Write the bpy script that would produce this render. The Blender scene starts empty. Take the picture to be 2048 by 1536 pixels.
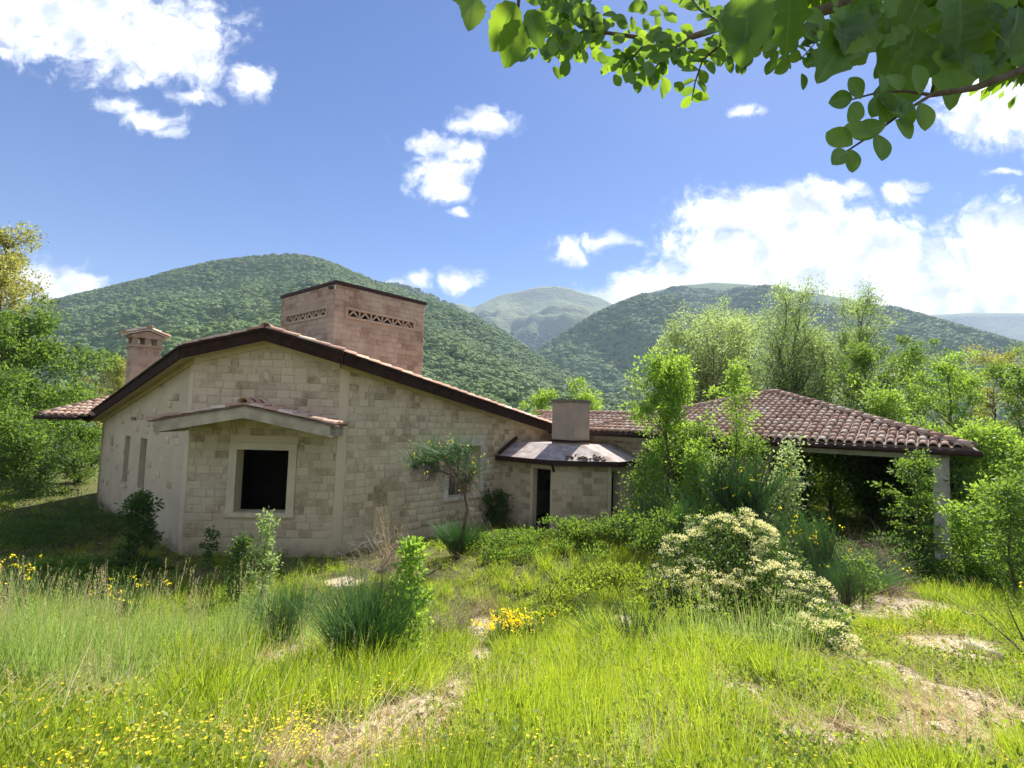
import bpy, math, random
import numpy as np
from mathutils import Vector, Matrix, noise as mnoise
R = math.radians
rs = np.random.RandomState(7); random.seed(7)
SC = bpy.context.scene; COL = SC.collection

# ------------------------------------------------------------ camera, light, exposure
EYE = 3.8
F_PX, PITCH, ROLL = 1020.0, R(3.85), 0.03
cam = bpy.data.objects.new('camera', bpy.data.cameras.new('camera')); COL.objects.link(cam)
cam.data.sensor_width = 36; cam.data.lens = 36 * F_PX / 2048
cam.data.clip_start = 0.05; cam.data.clip_end = 40000
CM = Matrix.Rotation(math.pi / 2 + PITCH, 3, 'X') @ Matrix.Rotation(ROLL, 3, 'Z')
cam.matrix_world = Matrix.Translation((0, 0, EYE)) @ CM.to_4x4()
SC.camera = cam
SUN_AZ, SUN_EL = 31, 49
sdir = Vector((math.sin(R(SUN_AZ)) * math.cos(R(SUN_EL)), math.cos(R(SUN_AZ)) * math.cos(R(SUN_EL)), math.sin(R(SUN_EL))))
sl = bpy.data.lights.new('sun', 'SUN'); sl.energy = 4.8; sl.angle = R(0.53); sl.color = (1.0, 0.95, 0.86)
so = bpy.data.objects.new('sun', sl); COL.objects.link(so); so.rotation_euler = sdir.to_track_quat('Z', 'Y').to_euler(); so.location = (0, 0, 60)
SC.view_settings.view_transform = 'Standard'; SC.view_settings.look = 'None'; SC.view_settings.gamma = 1
SC.view_settings.use_curve_mapping = False; SC.view_settings.exposure = 1.36
SC.cycles.use_denoising = True; SC.cycles.max_bounces = 8; SC.cycles.transparent_max_bounces = 8
SC.cycles.diffuse_bounces = 5; SC.cycles.glossy_bounces = 2; SC.cycles.transmission_bounces = 4; SC.cycles.volume_bounces = 0
SC.cycles.sample_clamp_indirect = 6

def ray(px, py):
    d = CM @ Vector(((px - 1024) / F_PX, -(py - 768) / F_PX, -1)); return d / d.y
def at(px, py, Y): return Vector((0, 0, EYE)) + ray(px, py) * Y

# ---- world: sky with clouds given by direction
W = bpy.data.worlds.new('World'); SC.world = W; W.use_nodes = True
nt = W.node_tree; N = nt.nodes; L = nt.links; N.clear()
def nd(t, **k):
    n = N.new(t)
    for a, b in k.items(): setattr(n, a, b)
    return n
def wmath(op, a, b=None, c=None, clamp=False):
    n = nd('ShaderNodeMath', operation=op, use_clamp=clamp)
    for i, x in enumerate((a, b, c)):
        if x is None: continue
        if isinstance(x, (int, float)): n.inputs[i].default_value = x
        else: L.new(x, n.inputs[i])
    return n.outputs[0]
sky = nd('ShaderNodeTexSky', sky_type='NISHITA', sun_disc=False, sun_elevation=R(SUN_EL), sun_rotation=R(SUN_AZ), altitude=400, air_density=1.0, dust_density=0.25, ozone_density=4.0)
geo = nd('ShaderNodeNewGeometry')
tc = nd('ShaderNodeTexCoord')
sep = nd('ShaderNodeSeparateXYZ'); L.new(tc.outputs['Generated'], sep.inputs[0])
ay = wmath('MAXIMUM', sep.outputs[1], 0.02)
comb = nd('ShaderNodeCombineXYZ'); L.new(wmath('DIVIDE', sep.outputs[0], ay), comb.inputs[0]); L.new(wmath('DIVIDE', sep.outputs[2], ay), comb.inputs[1])
# warp a little so that outlines billow
nz0 = nd('ShaderNodeTexNoise'); nz0.inputs['Scale'].default_value = 9; nz0.inputs['Detail'].default_value = 5; L.new(comb.outputs[0], nz0.inputs['Vector'])
sub = nd('ShaderNodeVectorMath', operation='SUBTRACT'); L.new(nz0.outputs['Color'], sub.inputs[0]); sub.inputs[1].default_value = (.5, .5, .5)
mad = nd('ShaderNodeVectorMath', operation='MULTIPLY_ADD'); L.new(sub.outputs[0], mad.inputs[0]); mad.inputs[1].default_value = (.085, .06, 0); L.new(comb.outputs[0], mad.inputs[2])
# clouds: pixel-free list of (azimuth tangent, elevation tangent, half width, half height, weight)
CL = [(120, 25, 240, 90, 1.2), (300, 75, 150, 90, 1.2), (395, 125, 75, 60, .95), (60, 90, 130, 40, .7), (505, 165, 48, 34, .85), (385, 195, 70, 22, .55), (262, 160, 50, 24, .6),
      (300, 245, 85, 25, .5), (230, 215, 55, 22, .45), (345, 268, 40, 16, .45),
      (975, 245, 62, 30, .9), (865, 285, 62, 24, .9), (920, 300, 50, 24, .85), (880, 345, 60, 44, 1), (905, 385, 40, 26, .85), (920, 417, 22, 12, .8),
      (1135, 500, 44, 30, .9), (1225, 483, 62, 20, .7), (925, 560, 44, 24, .9), (835, 555, 36, 26, .65), (775, 565, 40, 14, .5),
      (1460, 435, 115, 50, 1.15), (1560, 405, 100, 40, 1), (1660, 385, 80, 30, .95), (1620, 470, 160, 75, 1.25), (1500, 510, 160, 75, 1.25), (1420, 555, 120, 45, 1), (1300, 580, 110, 32, 1), (1225, 590, 55, 22, .9),
      (1760, 525, 180, 75, 1.3), (1900, 560, 190, 85, 1.3), (2020, 490, 120, 80, 1.2), (1980, 560, 180, 90, 1.3), (1700, 560, 220, 75, 1.3), (1800, 390, 50, 28, .85), (1835, 375, 26, 18, .7),
      (2010, 205, 120, 80, 1.2), (1920, 245, 60, 26, .8), (2060, 120, 60, 60, .9), (1495, 222, 42, 16, .55), (2010, 340, 60, 12, .35), 
      (110, 570, 85, 42, 1), (20, 580, 110, 60, 1), (190, 590, 60, 16, .9), (20, 110, 60, 20, .5)]
acc = None
for (x, y, a, b, wt) in CL:
    c = ray(x, y); sx = F_PX / a; sy = F_PX / b
    m = nd('ShaderNodeVectorMath', operation='MULTIPLY_ADD'); L.new(mad.outputs[0], m.inputs[0])
    m.inputs[1].default_value = (sx, sy, 0); m.inputs[2].default_value = (-c.x * sx, -c.z * sy, 0)
    ln = nd('ShaderNodeVectorMath', operation='LENGTH'); L.new(m.outputs[0], ln.inputs[0])
    v = wmath('MULTIPLY_ADD', ln.outputs['Value'], -.62, .62 * (wt * .62 + .62))
    acc = v if acc is None else wmath('MAXIMUM', acc, v)
front = wmath('GREATER_THAN', sep.outputs[1], 0.2)
acc = wmath('MULTIPLY_ADD', acc, front, wmath('MULTIPLY', wmath('SUBTRACT', 1.0, front), -.3))
nz1 = nd('ShaderNodeTexNoise'); nz1.inputs['Scale'].default_value = 19; nz1.inputs['Detail'].default_value = 11; nz1.inputs['Roughness'].default_value = .66; L.new(mad.outputs[0], nz1.inputs['Vector'])
nz2 = nd('ShaderNodeTexNoise'); nz2.inputs['Scale'].default_value = 2.6; nz2.inputs['Detail'].default_value = 8; L.new(tc.outputs['Generated'], nz2.inputs['Vector'])
dens = wmath('MULTIPLY_ADD', wmath('SUBTRACT', nz1.outputs[0], .5), 1.75, acc)
away = wmath('MULTIPLY', wmath('MULTIPLY', wmath('SUBTRACT', nz2.outputs[0], .50), 5.0), wmath('SUBTRACT', 1.0, front))  # extra cloud cover out of view, added to brighten the shaded walls
dens = wmath('MAXIMUM', dens, wmath('SUBTRACT', away, front))
mr = nd('ShaderNodeMapRange', interpolation_type='SMOOTHSTEP'); L.new(dens, mr.inputs[0]); mr.inputs[1].default_value = -.08; mr.inputs[2].default_value = .55
# puffy light and dark inside the clouds
nz3 = nd('ShaderNodeTexNoise'); nz3.inputs['Scale'].default_value = 15; nz3.inputs['Detail'].default_value = 5; L.new(mad.outputs[0], nz3.inputs['Vector'])
cr = nd('ShaderNodeValToRGB'); L.new(nz3.outputs[0], cr.inputs[0])
cr.color_ramp.elements[0].position = .36; cr.color_ramp.elements[0].color = (2.9, 3.15, 3.7, 1)
cr.color_ramp.elements[1].position = .60; cr.color_ramp.elements[1].color = (6.0, 6.0, 6.0, 1)
hsv = nd('ShaderNodeHueSaturation'); hsv.inputs['Hue'].default_value = .513; hsv.inputs['Saturation'].default_value = 1.25; hsv.inputs['Value'].default_value = .47; L.new(sky.outputs[0], hsv.inputs['Color'])
mx = nd('ShaderNodeMix', data_type='RGBA'); L.new(mr.outputs[0], mx.inputs[0]); L.new(hsv.outputs[0], mx.inputs[6]); L.new(cr.outputs[0], mx.inputs[7])
bg = nd('ShaderNodeBackground'); bg.inputs[1].default_value = .11; L.new(mx.outputs[2], bg.inputs[0])
wo = nd('ShaderNodeOutputWorld'); L.new(bg.outputs[0], wo.inputs[0])
W.cycles.sampling_method = 'MANUAL'; W.cycles.sample_map_resolution = 512

# ------------------------------------------------------------ materials
def newmat(name):
    m = bpy.data.materials.new(name); m.use_nodes = True; m.node_tree.nodes.clear(); return m
class G_:
    def __init__(s, m): s.t = m.node_tree
    def n(s, t, **k):
        x = s.t.nodes.new(t)
        for a, b in k.items():
            if a.startswith('i_'): x.inputs[a[2:].replace('_', ' ')].default_value = b
            else: setattr(x, a, b)
        return x
    def l(s, a, b): s.t.links.new(a, b)
    def math(s, op, a, b=None, c=None, clamp=False):
        n = s.n('ShaderNodeMath', operation=op, use_clamp=clamp)
        for i, x in enumerate((a, b, c)):
            if x is None: continue
            if isinstance(x, (int, float)): n.inputs[i].default_value = x
            else: s.l(x, n.inputs[i])
        return n.outputs[0]
    def noise(s, scale, detail=4, rough=.55, vec=None):
        n = s.n('ShaderNodeTexNoise'); n.inputs['Scale'].default_value = scale; n.inputs['Detail'].default_value = detail; n.inputs['Roughness'].default_value = rough
        s.l(vec or s.pos(), n.inputs['Vector']); return n.outputs[0]
    def pos(s):
        if not hasattr(s, 'g'): s.g = s.n('ShaderNodeNewGeometry')
        return s.g.outputs['Position']
    def mix(s, f, a, b, bt='MIX'):
        n = s.n('ShaderNodeMix', data_type='RGBA', blend_type=bt)
        for i, x in ((0, f), (6, a), (7, b)):
            if isinstance(x, (int, float)): n.inputs[i].default_value = x
            elif isinstance(x, tuple): n.inputs[i].default_value = (*x, 1)
            else: s.l(x, n.inputs[i])
        return n.outputs[2]
    def ramp(s, f, *st):
        r = s.n('ShaderNodeValToRGB'); e = r.color_ramp.elements
        while len(e) < len(st): e.new(.5)
        for i, (p, c) in enumerate(st): e[i].position = p; e[i].color = (*c, 1) if isinstance(c, tuple) else (c, c, c, 1)
        s.l(f, r.inputs[0]); return r.outputs[0]
    def rnd(s):
        a = s.n('ShaderNodeAttribute', attribute_name='rnd'); o = s.n('ShaderNodeObjectInfo')
        return s.math('FRACT', s.math('ADD', a.outputs['Fac'], o.outputs['Random']))
    def out(s, col, rough=.9, bump=None, bs=.3, bd=.02, spec=.3, metal=0):
        p = s.n('ShaderNodeBsdfPrincipled'); p.inputs['Roughness'].default_value = rough; p.inputs['Specular IOR Level'].default_value = spec; p.inputs['Metallic'].default_value = metal
        if isinstance(col, tuple): p.inputs[0].default_value = (*col, 1)
        else: s.l(col, p.inputs[0])
        if bump is not None:
            b = s.n('ShaderNodeBump'); b.inputs['Strength'].default_value = bs; b.inputs['Distance'].default_value = bd; s.l(bump, b.inputs['Height']); s.l(b.outputs[0], p.inputs['Normal'])
        o = s.n('ShaderNodeOutputMaterial'); s.l(p.outputs[0], o.inputs[0]); return p
def simple(name, c1, c2, scale=3, rough=.85, bs=.3, spec=.3, bscale=None, metal=0):
    m = newmat(name); g = G_(m); f = g.noise(scale, 5)
    g.out(g.mix(g.ramp(f, (.35, 0), (.65, 1)), c1, c2), rough, g.noise(bscale or scale * 6, 4), bs, .02, spec, metal); return m
def leafmat(name, c1, c2, c3, tr=(.32, .42, .05), trf=.45, rough=.55, patch=None):
    m = newmat(name); g = G_(m)
    r = g.rnd()
    col = g.ramp(r, (0, c1), (.5, c2), (1, c3))
    if patch: col = g.mix(g.ramp(g.noise(patch, 3), (.4, 0), (.65, .7)), col, c3)
    p = g.n('ShaderNodeBsdfPrincipled'); p.inputs['Roughness'].default_value = rough; p.inputs['Specular IOR Level'].default_value = .35; g.l(col, p.inputs[0])
    t = g.n('ShaderNodeBsdfTranslucent'); g.l(g.mix(.55, g.mix(1.0, col, (3.0, 3.0, 2.0), 'MULTIPLY'), tr), t.inputs[0])
    s = g.n('ShaderNodeMixShader'); s.inputs[0].default_value = trf; g.l(p.outputs[0], s.inputs[1]); g.l(t.outputs[0], s.inputs[2])
    o = g.n('ShaderNodeOutputMaterial'); g.l(s.outputs[0], o.inputs[0]); return m

def wallmat(name, base, smear, dark, pits=.5, stain=1.0):
    """tuff block / lime wash: base tone differs block by block, pores, mortar smears, rising damp"""
    m = newmat(name); g = G_(m); r = g.rnd()
    big = g.noise(.9, 5, .6); mid = g.noise(6, 5, .65); fine = g.noise(30, 5, .75)
    c = g.mix(g.ramp(r, (.42, 0), (.60, .45), (.9, 1)), base, dark)
    c = g.mix(g.ramp(big, (.42, 0), (.6, .75)), c, smear)
    c = g.mix(g.ramp(mid, (.5, 0), (.72, .5)), c, smear)
    por = g.math('MULTIPLY', g.ramp(fine, (.34, 1), (.43, 0)), g.ramp(g.math('ADD', mid, g.math('MULTIPLY', r, .35)), (.6, 0), (.75, pits)))
    c = g.mix(por, c, (.06, .045, .03))
    c = g.mix(g.math('MULTIPLY', g.ramp(g.noise(2.6, 7, .72), (.56, 0), (.72, 1)), .45), c, dark)
    c = g.mix(g.math('MULTIPLY', g.ramp(g.noise(3.7, 6, .7), (.60, 0), (.68, 1)), .35), c, tuple(min(1, q * 1.45) for q in smear))
    c = g.mix(g.math('MULTIPLY', g.ramp(g.noise(150, 2), (.4, 0), (.7, 1)), .25), c, (.2, .17, .11))
    sx = g.n('ShaderNodeSeparateXYZ'); g.l(g.pos(), sx.inputs[0])
    damp = g.ramp(g.math('ADD', g.math('MULTIPLY', sx.outputs[2], .8), g.math('MULTIPLY', g.noise(2.2, 5), 1.1)), (.45, 1), (.95, 0))
    c = g.mix(g.math('MULTIPLY', damp, .6 * stain), c, (.09, .08, .055))
    h = g.math('ADD', g.math('MULTIPLY', mid, .6), g.math('MULTIPLY', fine, .8))
    h = g.math('SUBTRACT', h, por)
    g.out(c, .93, h, .6, .012, .15); return m

MAT = {}
MAT['block'] = wallmat('tuff_block', (.55, .43, .285), (.64, .525, .37), (.30, .22, .13), .9)
MAT['plaster'] = wallmat('lime_wash', (.66, .545, .39), (.62, .51, .36), (.52, .43, .3), .3)
MAT['mortar'] = wallmat('mortar', (.64, .515, .35), (.60, .485, .33), (.54, .43, .28), .2)
MAT['tower'] = wallmat('red_tuff_block', (.37, .265, .20), (.46, .37, .29), (.24, .16, .115), .5, 0)
MAT['tower_mortar'] = wallmat('red_mortar', (.38, .285, .215), (.44, .35, .27), (.31, .22, .16), .4, 0)
MAT['trim'] = simple('pale_stone_trim', (.60, .50, .345), (.50, .41, .275), 3)
MAT['concrete'] = simple('grey_concrete', (.58, .53, .43), (.42, .37, .29), 4)
MAT['canopy'] = simple('weathered_render', (.46, .395, .29), (.27, .22, .16), 2.3, .95, .4)
MAT['fill'] = simple('grey_infill', (.075, .066, .058), (.11, .098, .085), 6)
MAT['fascia'] = simple('dark_brown_fascia', (.026, .014, .010), (.042, .024, .018), 5, .85, .08, .08)
MAT['gutter'] = simple('brown_gutter', (.030, .013, .010), (.045, .022, .017), 8, .6, .05, .2)
MAT['soffit'] = simple('beige_soffit', (.52, .43, .26), (.44, .36, .21), 2.5)
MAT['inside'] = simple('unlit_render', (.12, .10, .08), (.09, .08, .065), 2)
MAT['lamp'] = simple('black_plastic', (.02, .02, .02), (.03, .03, .03), 8, .4)
def tilemat():
    m = newmat('terracotta_tile'); g = G_(m); r = g.rnd()
    c = g.ramp(r, (0, (.47, .27, .19)), (.25, (.60, .42, .31)), (.5, (.53, .33, .24)), (.75, (.38, .21, .15)), (.88, (.68, .54, .41)))
    c = g.mix(g.ramp(g.noise(7, 5, .7), (.52, 0), (.7, .5)), c, (.12, .09, .07))
    c = g.mix(g.ramp(g.noise(30, 4, .7), (.56, 0), (.66, .7)), c, (.47, .45, .33))
    g.out(c, .9, g.noise(60, 4), .3, .01, .2); return m
MAT['tile'] = tilemat()
MAT['deck'] = simple('gap_shade_deck', (.12, .075, .055), (.2, .14, .1), 6)  # deck coloured dark so the gaps between tiles look shaded
MAT['felt'] = simple('bitumen_felt', (.46, .41, .39), (.27, .22, .20), 3.2, .95, .3, .1)
MAT['bark'] = simple('grey_bark', (.10, .075, .05), (.17, .14, .10), 18, .95, .6, .1, 60)
MAT['dead'] = simple('dead_twig', (.33, .26, .21), (.24, .17, .13), 10, .9)
MAT['palewood'] = simple('weathered_wood', (.55, .50, .40), (.36, .30, .22), 14, .9, .5)
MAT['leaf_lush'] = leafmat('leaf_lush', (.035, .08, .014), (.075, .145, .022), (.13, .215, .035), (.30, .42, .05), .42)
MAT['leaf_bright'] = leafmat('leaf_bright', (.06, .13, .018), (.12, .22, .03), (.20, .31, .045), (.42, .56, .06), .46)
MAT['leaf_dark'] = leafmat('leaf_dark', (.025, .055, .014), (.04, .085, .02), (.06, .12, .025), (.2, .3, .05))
MAT['leaf_silver'] = leafmat('leaf_silver', (.10, .17, .06), (.19, .26, .10), (.35, .41, .22), (.40, .5, .15))
MAT['leaf_haw'] = leafmat('hawthorn_leaf', (.02, .045, .012), (.04, .08, .02), (.09, .14, .035), (.2, .3, .05), .35)
MAT['leaf_olive'] = leafmat('leaf_olive', (.13, .14, .035), (.20, .20, .05), (.28, .27, .08), (.45, .45, .1))
MAT['leaf_near'] = leafmat('leaf_near', (.035, .085, .012), (.05, .115, .016), (.075, .15, .02), (.50, .74, .03), .42, .4)
MAT['broom'] = leafmat('broom_stem', (.06, .13, .06), (.10, .19, .08), (.17, .28, .10), (.3, .46, .1), .38)
MAT['blossom'] = leafmat('cream_blossom', (.58, .54, .26), (.68, .64, .36), (.76, .74, .50), (.8, .76, .4), .25, .8)
MAT['yellow'] = leafmat('yellow_petal', (.80, .55, .01), (.85, .66, .02), (.85, .72, .04), (.9, .7, .02), .3, .6)
MAT['grass'] = leafmat('grass_blade', (.10, .165, .014), (.17, .25, .018), (.29, .34, .035), (.56, .66, .04), .45, .5, 1.1)
MAT['grass_dark'] = leafmat('dark_grass_blade', (.05, .10, .012), (.08, .145, .016), (.13, .2, .022), (.34, .5, .04), .4, .5)
MAT['grass_blue'] = leafmat('tall_grass_blade', (.10, .17, .04), (.15, .24, .06), (.26, .34, .10), (.48, .6, .16), .42, .5, 1.1)
MAT['straw'] = leafmat('dry_straw', (.30, .23, .12), (.45, .37, .21), (.58, .49, .30), (.6, .5, .28), .25, .8)
MAT['weed'] = leafmat('weed_leaf', (.07, .12, .015), (.13, .19, .02), (.21, .27, .035), (.42, .5, .05), .4)

# ------------------------------------------------------------ object helpers
LOC = {}
def tag(o, label=None, cat=None, group=None, kind=None):
    for k, v in (('label', label), ('category', cat), ('group', group), ('kind', kind)):
        if v: o[k] = v
    return o
def thing(name, loc, label, cat, group=None):
    o = bpy.data.objects.new(name, None); COL.objects.link(o); o.location = loc; o.empty_display_size = .2
    LOC[o.name] = Vector(loc); return tag(o, label, cat, group)
def meshobj(name, me, mat, parent=None, loc=(0, 0, 0)):
    o = bpy.data.objects.new(name, me); COL.objects.link(o)
    if mat and not me.materials: me.materials.append(mat)
    if parent: o.parent = parent
    o.location = loc; LOC[o.name] = (LOC[parent.name] if parent else Vector((0, 0, 0))) + Vector(loc); return o
def npmesh(name, V, F, rnd=None, smooth=False):
    """V (n,3); F (m,k) all the same size"""
    V = np.asarray(V, np.float32); F = np.asarray(F, np.int32); me = bpy.data.meshes.new(name); k = F.shape[1]
    me.vertices.add(len(V)); me.vertices.foreach_set('co', V.ravel())
    me.loops.add(F.size); me.loops.foreach_set('vertex_index', F.ravel())
    me.polygons.add(len(F)); me.polygons.foreach_set('loop_start', np.arange(0, F.size, k, dtype=np.int32)); me.polygons.foreach_set('loop_total', np.full(len(F), k, np.int32))
    if smooth: me.polygons.foreach_set('use_smooth', np.ones(len(F), bool))
    if rnd is not None:
        a = me.attributes.new('rnd', 'FLOAT', 'POINT'); a.data.foreach_set('value', np.asarray(rnd, np.float32))
    me.update(calc_edges=True); return me
class MB:
    def __init__(s): s.v = []; s.f = []; s.r = []; s.cur = 0.
    def poly(s, pts): b = len(s.v); s.v += [tuple(p) for p in pts]; s.r += [s.cur] * len(pts); s.f.append(tuple(range(b, b + len(pts))))
    def hexa(s, b4, t4):
        b = len(s.v); s.v += [tuple(p) for p in list(b4) + list(t4)]; s.r += [s.cur] * 8
        s.f += [(b + 3, b + 2, b + 1, b), (b + 4, b + 5, b + 6, b + 7)] + [(b + i, b + (i + 1) % 4, b + 4 + (i + 1) % 4, b + 4 + i) for i in range(4)]
    def prism(s, pts, dz):
        """polygon pts (list of 3d) swept by vector dz"""
        b = len(s.v); n = len(pts); dz = Vector(dz)
        s.v += [tuple(p) for p in pts] + [tuple(Vector(p) + dz) for p in pts]; s.r += [s.cur] * (2 * n)
        s.f += [tuple(range(b + n - 1, b - 1, -1)), tuple(range(b + n, b + 2 * n))] + [(b + i, b + (i + 1) % n, b + n + (i + 1) % n, b + n + i) for i in range(n)]
    def box(s, c, h, X=Vector((1, 0, 0)), Y=Vector((0, 1, 0)), Z=Vector((0, 0, 1))):
        c = Vector(c)
        q = [c + X * (a * h[0]) + Y * (d * h[1]) for a, d in ((-1, -1), (1, -1), (1, 1), (-1, 1))]
        s.hexa([p - Z * h[2] for p in q], [p + Z * h[2] for p in q])
    def bar(s, p, q, wd, ht=None, up=Vector((0, 0, 1))):
        p, q = Vector(p), Vector(q); d = (q - p); l = d.length; d.normalize(); sd = d.cross(up)
        if sd.length < 1e-3: sd = d.cross(Vector((1, 0, 0)))
        sd.normalize(); s.box((p + q) / 2, (l / 2, wd / 2, (ht or wd) / 2), d, sd, sd.cross(d))
    def tube(s, pts, rad, k=6):
        b = len(s.v); n = len(pts); pts = [Vector(p) for p in pts]; pr = Vector((.3, .9, .2))
        for i, p in enumerate(pts):
            t = (pts[min(i + 1, n - 1)] - pts[max(i - 1, 0)]); t.normalize() if t.length else None
            x = t.cross(pr); x.normalize(); y = t.cross(x); r = rad[i] if hasattr(rad, '__len__') else rad
            for j in range(k):
                a = 2 * math.pi * j / k; s.v.append(tuple(p + (x * math.cos(a) + y * math.sin(a)) * r)); s.r.append(s.cur)
        for i in range(n - 1):
            for j in range(k):
                s.f.append((b + i * k + j, b + i * k + (j + 1) % k, b + (i + 1) * k + (j + 1) % k, b + (i + 1) * k + j))
        s.f.append(tuple(range(b + k - 1, b - 1, -1))); s.f.append(tuple(range(b + (n - 1) * k, b + n * k)))
    def build(s, name, mat, parent=None, smooth=False, kind=None):
        org = LOC[parent.name] if parent else Vector((0, 0, 0))
        me = bpy.data.meshes.new(name); me.from_pydata([(x - org.x, y - org.y, z - org.z) for x, y, z in s.v], [], s.f)
        a = me.attributes.new('rnd', 'FLOAT', 'POINT'); a.data.foreach_set('value', np.array(s.r, np.float32))
        if smooth: me.polygons.foreach_set('use_smooth', np.ones(len(me.polygons), bool))
        o = meshobj(name, me, mat, parent)
        if kind: o['kind'] = kind
        return o

# ------------------------------------------------------------ house frame of reference
U = Vector((math.sin(R(40.6)), math.cos(R(40.6)), 0)); V = Vector((math.sin(R(-49.4)), math.cos(R(-49.4)), 0))
Wd = (U - V).normalized(); Nd = (U + V).normalized(); Z = Vector((0, 0, 1))
Bp = Vector((-4.566, 13.5, 0)); Ap = Bp - Wd * 3.68; Mp = (Ap + Bp) / 2
def ab(a, b, z=0): return Bp + U * a + V * b + Z * z
def wn(w, n, z=0): return Mp + Wd * w + Nd * n + Z * z
ZR, SL = 5.62, .27
def soffit(p): return ZR - SL * abs((p - Mp).dot(Wd))

# ------------------------------------------------------------ ground
def sstep(x, a, b): t = np.clip((x - a) / (b - a), 0, 1); return t * t * (3 - 2 * t)
def Gnp(x, y):
    x = np.asarray(x, float); y = np.asarray(y, float)
    floor = .05 + .35 * sstep(x, 3.5, 8) * sstep(-y, -20, -12)
    s = 2.2 - (.305 - .10 * sstep(x, -.5, 5)) * (y - 2.2)
    s = np.where(y < 2.2, 2.2 - .02 * (y - 2.2), s)
    k = .25
    h = floor + k * np.logaddexp(0, (s - floor) / k)
    h = h + .72 * np.exp(-((x - 1.6) ** 2 / 11 + (y - 12.0) ** 2 / 5.5))
    h = h + .12 * np.exp(-((x + 9) ** 2 / 20 + (y - 11) ** 2 / 3))
    h = h - .11 * np.maximum(y - 30, 0) ** 1.02 * sstep(y, 30, 50) - .15 * sstep(-x, 16, 30)
    h = h + .06 * np.sin(x * 1.3 + 1.7 * np.sin(y * .9)) * np.cos(y * 1.1 + np.sin(x * .7)) * sstep(-y, -13, -9) + .02 * np.sin(x * 5.1 + y * 2) * np.sin(y * 4.3 - x)
    return h
def G(x, y): return float(Gnp(x, y))
def gp(px, py):
    d = ray(px, py); Y = 1.5
    while Y < 60:
        p = Vector((0, 0, EYE)) + d * Y
        if p.z <= G(p.x, p.y): return Vector((p.x, p.y, G(p.x, p.y)))
        Y += .02
    return p
# bare, sandy or littered places (seen positions turned into ground positions)
DIRT = [(650, 1545, 130, 60), (760, 1500, 90, 40), (840, 1445, 110, 50), (905, 1400, 60, 40), (640, 1500, 130, 45), (720, 1480, 80, 30), (960, 1262, 28, 35), (965, 1320, 30, 25), (1020, 1395, 60, 16), (630, 1295, 50, 50), (520, 1360, 60, 25), (250, 1410, 70, 30),
        (1700, 1210, 160, 26), (1830, 1212, 80, 20), (1900, 1290, 110, 26), (1960, 1320, 70, 22), (1740, 1330, 70, 20), (1900, 1440, 150, 60), (1780, 1480, 120, 50), (1980, 1420, 80, 60), (1600, 1470, 80, 35), (1300, 1500, 70, 30),
        (1240, 1240, 30, 16), (1480, 1380, 90, 20), (690, 1165, 40, 10), (1620, 1310, 60, 16), (1390, 1470, 60, 20)]
DG = []
for (x, y, a, b) in DIRT:
    c = gp(x, y); e = gp(x + a, y); t = gp(x, y - b) if y - b > 1000 else c
    sh = .8 if x > 1200 else .95
    DG.append((c.x, c.y, max(abs(e.x - c.x), .05) * sh, max(abs(t.y - c.y), .08) * sh))
def dirt(x, y):
    m = np.zeros_like(x)
    nse = .5 + .75 * (np.sin(x * 5.3 + 1.7 * np.sin(y * 4.1)) * np.cos(y * 6.3 + 1.3 * np.sin(x * 3.7)) * .5 + .5) + .25 * np.sin(x * 13 + y * 9)
    for (cx, cy, a, b) in DG: m = np.maximum(m, np.exp(-(((x - cx) / a) ** 2 + ((y - cy + b * .15) / (b * 1.15)) ** 2) ** 1.5))
    return np.clip(m * nse, 0, 1.2)

def grid_mesh(name, xs, ys, attr=True):
    X, Y = np.meshgrid(xs, ys); Zz = Gnp(X, Y); V_ = np.stack([X, Y, Zz], -1).reshape(-1, 3)
    nx, ny = len(xs), len(ys); i = np.arange(nx * ny).reshape(ny, nx)
    F = np.stack([i[:-1, :-1], i[:-1, 1:], i[1:, 1:], i[1:, :-1]], -1).reshape(-1, 4)
    me = npmesh(name, V_, F, smooth=True)
    a = me.attributes.new('dirt', 'FLOAT', 'POINT'); a.data.foreach_set('value', dirt(X, Y).ravel().astype(np.float32)); return me
def cuts(a, b, near0, near1, fine, coarse):
    o = list(np.arange(near0, near1, fine)); x = near1; st = fine
    while x < b: o.append(x); st = min(st * 1.12, coarse); x += st
    o.append(b); x = near0; st = fine
    while x > a: st = min(st * 1.12, coarse); x -= st; o.append(max(x, a))
    return np.array(sorted(set(o)))
gm = newmat('ground_soil'); g = G_(gm)
da = g.n('ShaderNodeAttribute', attribute_name='dirt').outputs['Fac']
n1 = g.noise(1.3, 6, .65); n2 = g.noise(14, 5, .7); n3 = g.noise(60, 4, .7)
soil = g.mix(g.ramp(n2, (.38, 0), (.62, 1)), (.50, .41, .28), (.70, .60, .45))
soil = g.mix(g.ramp(n3, (.35, .7), (.5, 0)), soil, (.20, .145, .09))
green = g.mix(g.ramp(n2, (.35, 0), (.7, 1)), (.045, .07, .018), (.20, .18, .07))
mk = g.ramp(g.math('ADD', da, g.math('MULTIPLY', g.math('SUBTRACT', n1, .5), 1.1)), (.18, 0), (.42, 1))
g.out(g.mix(mk, green, soil), .95, g.math('ADD', n2, n3), .8, .03, .1)
ground = meshobj('ground', grid_mesh('ground', cuts(-170, 170, -12, 12, .11, 6), cuts(-30, 190, 1.2, 13.5, .11, 6)), gm); tag(ground, kind='structure')

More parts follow.
